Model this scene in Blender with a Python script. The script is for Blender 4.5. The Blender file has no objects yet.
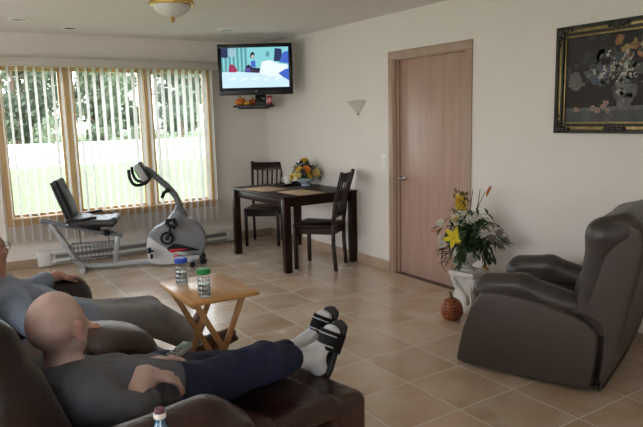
import bpy, bmesh, math, random
import numpy as np
from mathutils import Vector, Matrix, Euler, Quaternion
PI = math.pi
C = bpy.context.scene.collection
sc = bpy.context.scene
rnd = random.Random(7)

# ------------------------------------------------------------------ materials
def lin(c):
    return tuple((x/255/12.92 if x/255 <= .04045 else ((x/255+.055)/1.055)**2.4) for x in c) + (1,)
def M(name, col, rough=.5, metal=0.0, var=0.0, scale=12, bump=0.0, bscale=120, col2=None, stretch=None, spec=.5, coat=0.0, emit=None, estr=0, detail=4, dist=0.0, sss=0, bdist=.01):
    m = bpy.data.materials.new(name); m.use_nodes = True
    nt = m.node_tree; N = nt.nodes; L = nt.links
    b = N['Principled BSDF']
    b.inputs['Roughness'].default_value = rough; b.inputs['Metallic'].default_value = metal
    b.inputs['Specular IOR Level'].default_value = spec
    b.inputs['Coat Weight'].default_value = coat; b.inputs['Coat Roughness'].default_value = .15
    base = lin(col)
    if sss:
        b.inputs['Subsurface Weight'].default_value = sss
        b.inputs['Subsurface Radius'].default_value = (.01, .004, .002); b.inputs['Subsurface Scale'].default_value = 1
    tc = N.new('ShaderNodeTexCoord'); mp = N.new('ShaderNodeMapping'); L.new(tc.outputs['Object'], mp.inputs['Vector'])
    if stretch: mp.inputs['Scale'].default_value = stretch
    ns = N.new('ShaderNodeTexNoise'); ns.inputs['Scale'].default_value = scale; ns.inputs['Detail'].default_value = detail; ns.inputs['Distortion'].default_value = dist
    L.new(mp.outputs['Vector'], ns.inputs['Vector'])
    rp = N.new('ShaderNodeValToRGB'); rp.color_ramp.elements[0].position = .3; rp.color_ramp.elements[1].position = .7
    if col2: rp.color_ramp.elements[0].color = base; rp.color_ramp.elements[1].color = lin(col2)
    else:
        rp.color_ramp.elements[0].color = tuple(max(0, x*(1-var)) for x in base[:3]) + (1,)
        rp.color_ramp.elements[1].color = tuple(min(1, x*(1+var)) for x in base[:3]) + (1,)
    L.new(ns.outputs['Fac'], rp.inputs['Fac']); L.new(rp.outputs['Color'], b.inputs['Base Color'])
    if bump:
        n2 = N.new('ShaderNodeTexNoise'); n2.inputs['Scale'].default_value = bscale; n2.inputs['Detail'].default_value = 5
        L.new(mp.outputs['Vector'], n2.inputs['Vector'])
        bp = N.new('ShaderNodeBump'); bp.inputs['Strength'].default_value = bump; bp.inputs['Distance'].default_value = bdist
        L.new(n2.outputs['Fac'], bp.inputs['Height']); L.new(bp.outputs['Normal'], b.inputs['Normal'])
    if emit:
        b.inputs['Emission Color'].default_value = lin(emit); b.inputs['Emission Strength'].default_value = estr
    return m
def glassy(name, tint=(255, 255, 255), refl=.06, rough=.02):
    m = bpy.data.materials.new(name); m.use_nodes = True
    nt = m.node_tree; N = nt.nodes; L = nt.links; N.remove(N['Principled BSDF'])
    t = N.new('ShaderNodeBsdfTransparent'); t.inputs['Color'].default_value = lin(tint)
    g = N.new('ShaderNodeBsdfGlossy'); g.inputs['Roughness'].default_value = rough
    lw = N.new('ShaderNodeLayerWeight'); lw.inputs['Blend'].default_value = .25
    mt = N.new('ShaderNodeMath'); mt.operation = 'MULTIPLY_ADD'; mt.inputs[1].default_value = .5; mt.inputs[2].default_value = refl
    mx = N.new('ShaderNodeMixShader'); L.new(lw.outputs['Fresnel'], mt.inputs[0]); L.new(mt.outputs[0], mx.inputs['Fac'])
    L.new(t.outputs[0], mx.inputs[1]); L.new(g.outputs[0], mx.inputs[2]); L.new(mx.outputs[0], N['Material Output'].inputs['Surface'])
    return m
def translucent(name, col, amt=.5, tcol=None, rough=.6):
    m = M(name, col, rough, var=.04, scale=8)
    nt = m.node_tree; N = nt.nodes; L = nt.links
    t = N.new('ShaderNodeBsdfTranslucent'); t.inputs['Color'].default_value = lin(tcol or col)
    mx = N.new('ShaderNodeMixShader'); mx.inputs['Fac'].default_value = amt
    L.new(N['Principled BSDF'].outputs[0], mx.inputs[1]); L.new(t.outputs[0], mx.inputs[2])
    L.new(mx.outputs[0], N['Material Output'].inputs['Surface'])
    return m
def tile_mat():
    m = bpy.data.materials.new('floor_tile'); m.use_nodes = True
    nt = m.node_tree; N = nt.nodes; L = nt.links; b = N['Principled BSDF']
    tc = N.new('ShaderNodeTexCoord'); sp = N.new('ShaderNodeSeparateXYZ'); L.new(tc.outputs['Object'], sp.inputs[0])
    def mth(op, a, c=None, d=None):
        n = N.new('ShaderNodeMath'); n.operation = op
        for i, v in enumerate((a, c, d)):
            if v is None: continue
            if isinstance(v, (int, float)): n.inputs[i].default_value = v
            else: L.new(v, n.inputs[i])
        return n.outputs[0]
    T = .409
    ux = mth('DIVIDE', mth('ADD', sp.outputs['X'], 1.143), T); uy = mth('DIVIDE', mth('ADD', sp.outputs['Y'], 4.10), T)
    fx = mth('FRACT', ux); fy = mth('FRACT', uy)
    ex = mth('MINIMUM', fx, mth('SUBTRACT', 1, fx)); ey = mth('MINIMUM', fy, mth('SUBTRACT', 1, fy))
    e = mth('MINIMUM', ex, ey)
    gr = N.new('ShaderNodeMapRange'); gr.inputs['From Min'].default_value = .0095; gr.inputs['From Max'].default_value = .0145; L.new(e, gr.inputs['Value'])
    cx = N.new('ShaderNodeCombineXYZ'); L.new(mth('FLOOR', ux), cx.inputs[0]); L.new(mth('FLOOR', uy), cx.inputs[1])
    wn = N.new('ShaderNodeTexWhiteNoise'); L.new(cx.outputs[0], wn.inputs['Vector'])
    off = N.new('ShaderNodeVectorMath'); off.operation = 'MULTIPLY_ADD'; L.new(wn.outputs['Color'], off.inputs[0]); off.inputs[1].default_value = (9, 9, 9); L.new(tc.outputs['Object'], off.inputs[2])
    n1 = N.new('ShaderNodeTexNoise'); n1.inputs['Scale'].default_value = 3.2; n1.inputs['Detail'].default_value = 5; n1.inputs['Distortion'].default_value = .4; L.new(off.outputs[0], n1.inputs['Vector'])
    r = N.new('ShaderNodeValToRGB'); cr = r.color_ramp
    cr.elements[0].position = .28; cr.elements[0].color = lin((188, 160, 134)); cr.elements[1].position = .72; cr.elements[1].color = lin((214, 199, 180))
    k = cr.elements.new(.5); k.color = lin((202, 180, 156))
    L.new(n1.outputs['Fac'], r.inputs['Fac'])
    hv = N.new('ShaderNodeHueSaturation'); L.new(r.outputs['Color'], hv.inputs['Color'])
    L.new(mth('MULTIPLY_ADD', wn.outputs['Value'], .16, .92), hv.inputs['Value'])
    mx = N.new('ShaderNodeMix'); mx.data_type = 'RGBA'; L.new(gr.outputs[0], mx.inputs['Factor'])
    mx.inputs[6].default_value = lin((226, 218, 206)); L.new(hv.outputs['Color'], mx.inputs[7])
    L.new(mx.outputs[2], b.inputs['Base Color'])
    b.inputs['Coat Weight'].default_value = .35; b.inputs['Coat Roughness'].default_value = .12
    L.new(mth('MULTIPLY_ADD', n1.outputs['Fac'], .16, .16), b.inputs['Roughness'])
    bp = N.new('ShaderNodeBump'); bp.inputs['Strength'].default_value = .35; bp.inputs['Distance'].default_value = .003
    L.new(mth('MULTIPLY_ADD', n1.outputs['Fac'], .15, gr.outputs[0]), bp.inputs['Height']); L.new(bp.outputs['Normal'], b.inputs['Normal'])
    return m
def wood(name, c1, c2, rough=.4, axis='z', sc_=9, coat=0, spec=.5):
    st = {'x': (.08, 1, 1), 'y': (1, .08, 1), 'z': (1, 1, .08)}[axis]
    return M(name, c1, rough, spec=spec, col2=c2, scale=sc_*4, stretch=st, bump=.06, bscale=sc_*9, detail=6, dist=.6, coat=coat)
def skin_mat(name, col, stub):
    m = M(name, col, .42, var=.11, scale=26, bump=.12, bscale=140, sss=.08)
    nt = m.node_tree; N = nt.nodes; L = nt.links; b = N['Principled BSDF']
    src = b.inputs['Base Color'].links[0].from_socket
    at = N.new('ShaderNodeAttribute'); at.attribute_name = 'stubble'
    mx = N.new('ShaderNodeMix'); mx.data_type = 'RGBA'; L.new(at.outputs['Fac'], mx.inputs['Factor']); L.new(src, mx.inputs[6]); mx.inputs[7].default_value = lin(stub)
    at2 = N.new('ShaderNodeAttribute'); at2.attribute_name = 'flush'
    m2 = N.new('ShaderNodeMix'); m2.data_type = 'RGBA'; L.new(at2.outputs['Fac'], m2.inputs['Factor']); L.new(mx.outputs[2], m2.inputs[6]); m2.inputs[7].default_value = lin((178, 104, 96))
    L.new(m2.outputs[2], b.inputs['Base Color'])
    return m

WALL = M('wall_paint', (225, 218, 211), .75, var=.02, scale=3, bump=.05, bscale=260)
CEIL = M('ceiling_texture', (224, 219, 215), .85, var=.02, scale=5, bump=.35, bscale=45)
TILE = tile_mat()
TBASE = M('baseboard_tile', (174, 152, 132), .35, var=.1, scale=6, bump=.05)
OAK = wood('window_oak', (218, 188, 142), (202, 166, 118), .4)
OAKX = wood('window_oak_rail', (218, 188, 142), (202, 166, 118), .4, 'x')
DOORW = wood('door_birch', (182, 152, 138), (170, 138, 124), .38, 'z', 5, coat=.15)
TRIMW = wood('door_trim_wood', (176, 150, 134), (162, 134, 116), .45, 'z', 6)
ESP = wood('espresso_wood', (44, 23, 17), (30, 15, 11), .38, 'x', 6, coat=0, spec=.18)
TRAYW = wood('tray_pine', (218, 168, 104), (196, 140, 80), .3, 'y', 6, coat=.3)
TRAYL = wood('tray_leg_pine', (208, 160, 108), (186, 136, 84), .4, 'z', 6)
WHITE = M('white_enamel', (226, 226, 222), .4, var=.02)
WPLAS = M('white_plastic', (232, 230, 224), .4, var=.01)
BLK = M('black_plastic', (12, 12, 13), .3, spec=.3, var=.15)
BLKM = M('black_matte', (21, 21, 23), .6, var=.15, bump=.1)
GRYP = M('bike_grey_plastic', (104, 106, 110), .4, var=.04)
SILV = M('bike_silver_paint', (166, 168, 170), .35, var=.03, metal=.25)
STEEL = M('brushed_steel', (190, 190, 192), .25, 1.0, var=.05)
BRASS = M('polished_brass', (226, 192, 116), .22, 1.0, var=.05)
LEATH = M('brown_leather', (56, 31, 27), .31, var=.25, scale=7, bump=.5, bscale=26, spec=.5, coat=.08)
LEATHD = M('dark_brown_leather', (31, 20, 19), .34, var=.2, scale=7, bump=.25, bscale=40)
LEATC = M('console_leather', (58, 40, 32), .36, var=.15, scale=6, bump=.25, bscale=30, coat=.05)
GLEA = M('grey_leather', (72, 63, 58), .46, spec=.4, var=.08, scale=6, bump=.14, bscale=40)
GLEAD = M('grey_leather_pad', (60, 53, 50), .4, spec=.45, var=.1, scale=6, bump=.3, bscale=28)

# ------------------------------------------------------------------ mesh building
class B:
    def __init__(self): self.bm = bmesh.new()
    def _x(self, vs, mx):
        if mx is not None: bmesh.ops.transform(self.bm, matrix=mx, verts=vs)
    def box(self, c, s, bev=0, rot=None, seg=2, mi=0):
        r = bmesh.ops.create_cube(self.bm, size=1); vs = r['verts']
        bmesh.ops.scale(self.bm, vec=s, verts=vs)
        fs = list({f for v in vs for f in v.link_faces})
        if bev:
            es = list({e for v in vs for e in v.link_edges})
            q = bmesh.ops.bevel(self.bm, geom=es, offset=bev, segments=seg, profile=.5, affect='EDGES')
            vs = list({v for v in q['verts']} | {v for v in vs if v.is_valid}); fs = list({f for v in vs for f in v.link_faces})
        for f in fs: f.material_index = mi
        mx = Matrix.Translation(c)
        if rot is not None: mx = mx @ (rot.to_4x4() if isinstance(rot, Matrix) else Euler(rot).to_matrix().to_4x4())
        self._x(vs, mx); return self
    def bar(self, a, b, w, d, bev=0, up=(0, 0, 1), mi=0):
        a = Vector(a); b = Vector(b); z = (b-a); Ln = z.length; z = z.normalized(); u = Vector(up)
        if abs(z.dot(u)) > .98: u = Vector((0, 1, 0))
        x = u.cross(z).normalized(); y = z.cross(x)
        R = Matrix((x, y, z)).transposed()
        return self.box((a+b)/2, (w, d, Ln), bev, R, mi=mi)
    def tube(self, pts, r, seg=10, cap=True, mi=0, flat=None):
        pts = [Vector(p) for p in pts]; n = len(pts)
        rs = r if isinstance(r, (list, tuple)) else [r]*n
        t = [(pts[min(i+1, n-1)]-pts[max(i-1, 0)]).normalized() for i in range(n)]
        u = Vector((0, 0, 1)) if abs(t[0].z) < .9 else Vector((0, 1, 0))
        x = (u - t[0]*u.dot(t[0])).normalized(); rings = []
        for i in range(n):
            if i: q = t[i-1].rotation_difference(t[i]); x = q @ x
            x = (x - t[i]*x.dot(t[i])).normalized(); y = t[i].cross(x)
            rings.append([self.bm.verts.new(pts[i] + (x*math.cos(2*PI*k/seg) + y*math.sin(2*PI*k/seg)*(flat or 1))*max(rs[i], 1e-5)) for k in range(seg)])
        for i in range(n-1):
            for k in range(seg):
                f = self.bm.faces.new((rings[i][k], rings[i][(k+1) % seg], rings[i+1][(k+1) % seg], rings[i+1][k])); f.material_index = mi
        if cap:
            self.bm.faces.new(rings[0][::-1]).material_index = mi; self.bm.faces.new(rings[-1]).material_index = mi
        return self
    def lathe(self, prof, seg=24, c=(0, 0, 0), mi=0, mx=None, cap=True, sx=1, sy=1):
        rings = []; allv = []
        for r, z in prof:
            rg = [self.bm.verts.new((c[0]+max(r, 1e-5)*math.cos(2*PI*k/seg)*sx, c[1]+max(r, 1e-5)*math.sin(2*PI*k/seg)*sy, c[2]+z)) for k in range(seg)]
            rings.append(rg); allv += rg
        for i in range(len(rings)-1):
            for k in range(seg):
                self.bm.faces.new((rings[i][k], rings[i][(k+1) % seg], rings[i+1][(k+1) % seg], rings[i+1][k])).material_index = mi
        if cap:
            self.bm.faces.new(rings[0][::-1]).material_index = mi; self.bm.faces.new(rings[-1]).material_index = mi
        self._x(allv, mx); return self
    def cyl(self, a, b, r, r2=None, seg=16, mi=0):
        return self.tube([a, b], [r, r if r2 is None else r2], seg, mi=mi)
    def ball(self, c, r, seg=12, mi=0, rot=None):
        r = (r, r, r) if isinstance(r, (int, float)) else r
        q = bmesh.ops.create_uvsphere(self.bm, u_segments=seg, v_segments=max(6, seg*2//3), radius=1)
        mx = Matrix.Translation(c)
        if rot is not None: mx = mx @ rot.to_4x4()
        mx = mx @ Matrix.Diagonal((*r, 1)); self._x(q['verts'], mx)
        for v in q['verts']:
            for f in v.link_faces: f.material_index = mi
        return self
    def poly(self, pts, mi=0):
        f = self.bm.faces.new([self.bm.verts.new(p) for p in pts]); f.material_index = mi; return self
    def prism(self, pts, depth, bev=0, mx=None, mi=0, seg=2):
        # pts in local xy plane, extruded along +z by depth
        vs = [self.bm.verts.new((x, y, 0)) for x, y in pts]; f = self.bm.faces.new(vs)
        r = bmesh.ops.extrude_face_region(self.bm, geom=[f]); nv = [g for g in r['geom'] if isinstance(g, bmesh.types.BMVert)]
        bmesh.ops.translate(self.bm, vec=(0, 0, depth), verts=nv)
        allv = vs+nv
        if bev:
            es = {e for v in allv for e in v.link_edges}
            q = bmesh.ops.bevel(self.bm, geom=list(es), offset=bev, segments=seg, profile=.5, affect='EDGES')
            allv = list({v for v in q['verts']} | {v for v in allv if v.is_valid})
        for v in allv:
            for g in v.link_faces: g.material_index = mi
        self._x(allv, mx); return self
    def leaf(self, p, d, L, W, bend=.3, up=(0, 0, 1), mi=0):
        p = Vector(p); d = Vector(d).normalized(); u = Vector(up)
        s = d.cross(u)
        if s.length < .05: s = d.cross(Vector((1, 0, 0)))
        s.normalize(); n = s.cross(d).normalized(); rows = []
        for t, w in ((0, .12), (.3, .85), (.6, 1), (.85, .55), (1, .04)):
            c = p + d*L*t - n*bend*L*t*t
            rows.append((self.bm.verts.new(c - s*W*w/2 + n*W*.12*w), self.bm.verts.new(c), self.bm.verts.new(c + s*W*w/2 + n*W*.12*w)))
        for a, b in zip(rows, rows[1:]):
            for k in (0, 1): self.bm.faces.new((a[k], a[k+1], b[k+1], b[k])).material_index = mi
        return self
    def obj(self, name, mat, parent=None, smooth=True, sharp=40, mx=None):
        bmesh.ops.recalc_face_normals(self.bm, faces=self.bm.faces[:]) if not getattr(self, 'raw', False) else None
        me = bpy.data.meshes.new(name); self.bm.to_mesh(me); self.bm.free()
        for m in (mat if isinstance(mat, (list, tuple)) else [mat]): me.materials.append(m)
        if smooth: me.shade_smooth(); me.set_sharp_from_angle(angle=math.radians(sharp))
        o = bpy.data.objects.new(name, me); C.objects.link(o)
        if parent: o.parent = parent
        if mx is not None: o.matrix_local = mx
        return o
def thing(name, label, cat, loc=(0, 0, 0), rotz=0, group=None):
    o = bpy.data.objects.new(name, None); C.objects.link(o); o.empty_display_size = .1
    o.location = loc; o.rotation_euler = (0, 0, rotz); return tag(o, label, cat, group)
def tag(o, label, cat, group=None):
    o['label'] = label; o['category'] = cat
    if group: o['group'] = group
    return o
def struct(o, label, cat):
    o['kind'] = 'structure'; return tag(o, label, cat)
def dup(root, loc, rotz, label):
    r = root.copy(); C.objects.link(r); r.location = loc; r.rotation_euler = (0, 0, rotz); r['label'] = label
    for ch in list(root.children):
        c = ch.copy(); C.objects.link(c); c.parent = r
        for g in list(ch.children):
            d = g.copy(); C.objects.link(d); d.parent = c
    return r

# ------------------------------------------------------------------ implicit surfaces (smooth bodies and upholstery)
def cap(a, b, ra, rb=None, k=.02): return ('cap', a, b, ra, ra if rb is None else rb, k)
def cyl(a, b, ra, rb=None, k=.004, rd=.004): return ('cyl', a, b, ra, ra if rb is None else rb, k, rd)
def ell(c, r, R=None, k=.02): return ('ell', c, r, R, k)
def rbx(c, h, rd, R=None, k=.01): return ('box', c, h, R, k, rd)
def sub(p): return ('-', p)
def bounds(p):
    if p[0] == '-': return bounds(p[1])
    if p[0] in ('cap', 'cyl'):
        a, b = np.array(p[1], float), np.array(p[2], float); r = max(p[3], p[4])
        return np.minimum(a, b)-r, np.maximum(a, b)+r
    c = np.array(p[1], float); r = np.linalg.norm(p[2]) if p[3] is not None else np.array(p[2], float)
    return c-r, c+r
def sdf_mesh(prims, h):
    add = [p for p in prims if p[0] != '-']
    lo = np.min([bounds(p)[0] for p in add], axis=0)-3*h-.01; hi = np.max([bounds(p)[1] for p in add], axis=0)+3*h+.01
    n = np.ceil((hi-lo)/h).astype(int)+1
    F = np.full(n, .5, np.float32); ax = [lo[i]+h*np.arange(n[i]) for i in range(3)]
    for p in prims:
        neg = p[0] == '-'; q = p[1] if neg else p; k = q[5] if q[0] != 'ell' and q[0] != 'box' else q[4]
        l, u = bounds(q); pad = k+4*h
        i0 = np.maximum(0, np.floor((l-pad-lo)/h).astype(int)); i1 = np.minimum(n, np.ceil((u+pad-lo)/h).astype(int)+1)
        if np.any(i1 <= i0): continue
        S = tuple(slice(i0[i], i1[i]) for i in range(3))
        X = ax[0][S[0]][:, None, None]; Y = ax[1][S[1]][None, :, None]; Z = ax[2][S[2]][None, None, :]
        if q[0] in ('cap', 'cyl'):
            a = np.array(q[1], float); d = np.array(q[2], float)-a; dd = d@d+1e-12
            px, py, pz = X-a[0], Y-a[1], Z-a[2]
            t0 = (px*d[0]+py*d[1]+pz*d[2])/dd; t = np.clip(t0, 0, 1)
            rr = q[3]+(q[4]-q[3])*t
            D = np.sqrt((px-t*d[0])**2+(py-t*d[1])**2+(pz-t*d[2])**2)-rr
            if q[0] == 'cyl':
                tt = t0; D = np.sqrt((px-tt*d[0])**2+(py-tt*d[1])**2+(pz-tt*d[2])**2)-rr
                ln = math.sqrt(dd); e = np.maximum(-t0, t0-1)*ln; rd = q[6]
                A = D+rd; E = e+rd
                D = np.minimum(np.maximum(A, E), 0)+np.sqrt(np.maximum(A, 0)**2+np.maximum(E, 0)**2)-rd
        else:
            c = q[1]; R = q[3]; px, py, pz = X-c[0], Y-c[1], Z-c[2]
            if R is not None:
                A = np.array(R)
                px, py, pz = A[0][0]*px+A[1][0]*py+A[2][0]*pz, A[0][1]*px+A[1][1]*py+A[2][1]*pz, A[0][2]*px+A[1][2]*py+A[2][2]*pz
            if q[0] == 'ell':
                r = q[2]; k0 = np.sqrt((px/r[0])**2+(py/r[1])**2+(pz/r[2])**2)
                k1 = np.sqrt((px/r[0]**2)**2+(py/r[1]**2)**2+(pz/r[2]**2)**2)+1e-9; D = k0*(k0-1)/k1
            else:
                hh = q[2]; rd = q[5]; ax_, ay_, az_ = np.abs(px)-hh[0]+rd, np.abs(py)-hh[1]+rd, np.abs(pz)-hh[2]+rd
                D = np.sqrt(np.maximum(ax_, 0)**2+np.maximum(ay_, 0)**2+np.maximum(az_, 0)**2)+np.minimum(np.maximum(ax_, np.maximum(ay_, az_)), 0)-rd
        D = np.broadcast_to(D, F[S].shape).astype(np.float32); G = F[S]
        if neg:
            D = -D; m = np.clip(.5-.5*(D-G)/-k*-1, 0, 1) if False else np.clip(.5+.5*(D-G)/k, 0, 1)
            F[S] = G+(D-G)*m+k*m*(1-m)
        else:
            m = np.clip(.5+.5*(G-D)/k, 0, 1); F[S] = G+(D-G)*m-k*m*(1-m)
    s = F < 0
    c8 = [s[i:n[0]-1+i, j:n[1]-1+j, l:n[2]-1+l] for i in (0, 1) for j in (0, 1) for l in (0, 1)]
    anyv = np.logical_or.reduce(c8) & ~np.logical_and.reduce(c8)
    ii = np.argwhere(anyv); idx = np.full(anyv.shape, -1, np.int32); idx[anyv] = np.arange(len(ii))
    acc = np.zeros((len(ii), 3)); cnt = np.zeros(len(ii))
    offs = [(i, j, l) for i in (0, 1) for j in (0, 1) for l in (0, 1)]
    for a in offs:
        for axn in range(3):
            if a[axn]: continue
            b = list(a); b[axn] = 1
            fa = F[ii[:, 0]+a[0], ii[:, 1]+a[1], ii[:, 2]+a[2]]; fb = F[ii[:, 0]+b[0], ii[:, 1]+b[1], ii[:, 2]+b[2]]
            x = (fa < 0) != (fb < 0); t = np.where(x, fa/(fa-fb+1e-12), 0)
            P = np.tile(np.array(a, float), (len(ii), 1)); P[:, axn] += t
            acc[x] += P[x]; cnt[x] += 1
    V = lo+h*(ii+acc/cnt[:, None])
    Q = []
    for axn in range(3):
        o1, o2 = [(1, 2), (2, 0), (0, 1)][axn]
        sl = [slice(None)]*3; sh = [slice(None)]*3; sl[axn] = slice(0, -1); sh[axn] = slice(1, None)
        e = np.argwhere(s[tuple(sl)] != s[tuple(sh)])
        e = e[(e[:, o1] > 0) & (e[:, o2] > 0) & (e[:, o1] < n[o1]-1) & (e[:, o2] < n[o2]-1)]
        def at(d1, d2):
            g = e.copy(); g[:, o1] += d1; g[:, o2] += d2; return idx[g[:, 0], g[:, 1], g[:, 2]]
        q = np.stack([at(-1, -1), at(0, -1), at(0, 0), at(-1, 0)], 1)
        ins = s[e[:, 0], e[:, 1], e[:, 2]]
        q[~ins] = q[~ins][:, ::-1]; Q.append(q)
    return V, np.concatenate(Q)
def blob(name, prims, h, mat, parent=None, attrs=None, smooth_it=0):
    V, Q = sdf_mesh(prims, h)
    me = bpy.data.meshes.new(name)
    me.vertices.add(len(V)); me.vertices.foreach_set('co', V.astype(np.float32).ravel())
    me.loops.add(len(Q)*4); me.loops.foreach_set('vertex_index', Q.astype(np.int32).ravel())
    me.polygons.add(len(Q)); me.polygons.foreach_set('loop_start', np.arange(0, len(Q)*4, 4, dtype=np.int32))
    me.update(calc_edges=True); me.validate(); me.materials.append(mat); me.shade_smooth()
    for nm, fn in (attrs or {}).items():
        a = me.attributes.new(nm, 'FLOAT', 'POINT'); a.data.foreach_set('value', fn(V).astype(np.float32))
    o = bpy.data.objects.new(name, me); C.objects.link(o)
    if parent: o.parent = parent
    return o

# ------------------------------------------------------------------ camera
CAM = Vector((-3.7519, -7.0643, 1.5164))
fw = Vector((0.53384956, 0.83131274, -0.15467313)); rt = Vector((0.83909036, -0.54343275, -0.02466197)); up = Vector((0.10455626, 0.11661895, 0.98765784))
cd = bpy.data.cameras.new('camera'); cam = bpy.data.objects.new('camera', cd); C.objects.link(cam)
cam.matrix_world = Matrix.Translation(CAM) @ Matrix((rt, up, -fw)).transposed().to_4x4()
cd.sensor_width = 36; cd.lens = 615.905/643*36; cd.clip_start = .05; cd.clip_end = 300; sc.camera = cam

# ------------------------------------------------------------------ room shell
H = 2.44; XL, YF = -6.0, -9.0
def slab(name, lo, hi, mat, label, cat, holes=None, parent=None):
    b = B(); b.box([(lo[i]+hi[i])/2 for i in range(3)], [hi[i]-lo[i] for i in range(3)])
    return struct(b.obj(name, mat, smooth=False), label, cat)
slab('floor', (XL-.15, YF-.15, -.12), (.15, .15, 0), TILE, 'beige mottled ceramic tile floor with pale grout lines', 'floor')
slab('ceiling', (XL-.15, YF-.15, H), (.15, .15, H+.15), CEIL, 'off-white textured ceiling', 'ceiling')
def wall_with_hole(name, axis, pos, th, a0, a1, holes, label):
    # axis 'x': wall plane x=pos spanning y a0..a1 ; 'y': plane y=pos spanning x ; holes (lo,hi,z0,z1)
    b = B(); cuts = sorted(holes)
    def seg(u0, u1, z0, z1):
        if u1-u0 < 1e-4 or z1-z0 < 1e-4: return
        if axis == 'x': b.box((pos+th/2, (u0+u1)/2, (z0+z1)/2), (abs(th), u1-u0, z1-z0))
        else: b.box(((u0+u1)/2, pos+th/2, (z0+z1)/2), (u1-u0, abs(th), z1-z0))
    u = a0
    for lo, hi, z0, z1 in cuts:
        seg(u, lo, 0, H); seg(lo, hi, 0, z0); seg(lo, hi, z1, H); u = hi
    seg(u, a1, 0, H)
    return struct(b.obj(name, WALL, smooth=False), label, 'wall')
WX0, WX1, WZ0, WZ1 = -3.06, -.78, .52, 2.12
DY0, DY1 = -3.436, -2.521
wall_with_hole('wall_back', 'y', 0, .15, XL-.15, 0, [(WX0, WX1, WZ0, WZ1)], 'off-white painted wall holding the wide window')
wall_with_hole('wall_right', 'x', 0, .15, YF, .15, [(DY0, DY1, 0, 2.03)], 'off-white painted wall with the wooden door')
wall_with_hole('wall_left', 'x', XL, -.15, YF, 0, [(-6.2, -1.2, .3, 2.25)], 'off-white wall opposite the door, out of the photo')
wall_with_hole('wall_front', 'y', YF, -.15, XL-.15, .15, [(-5.4, -3.9, .05, 2.2)], 'off-white wall behind the viewer, out of the photo')
# baseboards
b = B(); b.box((-.006, (0-2.451)/2, .05), (.012, 2.44, .1), .003); struct(b.obj('baseboard_right', TBASE), 'beige tile baseboard from the room corner to the door', 'baseboard')
b = B(); b.box((-.006, (YF-3.506)/2, .05), (.012, -3.506-YF-.01, .1), .003); struct(b.obj('baseboard_right_rear', TBASE), 'beige tile baseboard behind the grey recliner', 'baseboard')
b = B(); b.box(((XL-2.84)/2, -.006, .05), (-2.84-XL, .012, .1), .003); struct(b.obj('baseboard_back', TBASE), 'beige tile baseboard beside the white heater', 'baseboard')
b = B(); b.box((-.275, -.006, .05), (.52, .012, .1), .003); struct(b.obj('baseboard_back_corner', TBASE), 'beige tile baseboard in the corner under the television', 'baseboard')
# door
b = B(); b.box((.075, (DY0+DY1)/2, 1.015), (.04, DY1-DY0-.006, 2.02), .002)
door = struct(b.obj('door_1', DOORW), 'flush pinkish wood door with lever handle', 'door')
b = B(); b.lathe([(.026, 0), (.028, .004), (.022, .012), (.011, .016), (.011, .05), (.012, .052)], 20, mx=Matrix.Translation((.055, -2.594, .925)) @ Matrix.Rotation(-PI/2, 4, 'Y'))
b.tube([(.008, -2.594, .925), (.004, -2.60, .925), (.004, -2.64, .926), (.006, -2.70, .921)], [.011, .011, .009, .006], 10)
b.obj('lever_handle', STEEL, door)
b = B(); b.box((.0545, DY1-.001, 1.0), (.003, .03, .09), .001)
for z in (.25, 1.78): b.cyl((.05, DY0+.004, z-.045), (.05, DY0+.004, z+.045), .006)
b.obj('hinge', STEEL, door)
tr = B()
for yc in (DY0-.035, DY1+.035): tr.box((-.006, yc, 1.014), (.012, .07, 2.027), .003)
tr.box((-.006, (DY0+DY1)/2, 2.063), (.012, 1.055, .07), .003)
struct(tr.obj('trim_1', TRIMW), 'flat wood casing around the door', 'door trim')
jb = B()
for yc in (DY0+.006, DY1-.006): jb.box((.06, yc, 1.015), (.118, .012, 2.03), .001)
jb.box((.06, (DY0+DY1)/2, 2.024), (.118, DY1-DY0, .012), .001)
for yc in (DY0+.02, DY1-.02): jb.box((.042, yc, 1.012), (.022, .024, 2.02), .001)
struct(jb.obj('trim_2', TRIMW), 'wood jamb inside the door casing', 'door jamb')
b = B(); b.box((.075, (DY0+DY1)/2, .004), (.15, DY1-DY0, .008), .002); struct(b.obj('trim_3', M('threshold', (90, 72, 60), .5)), 'dark threshold under the door', 'threshold')

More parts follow.
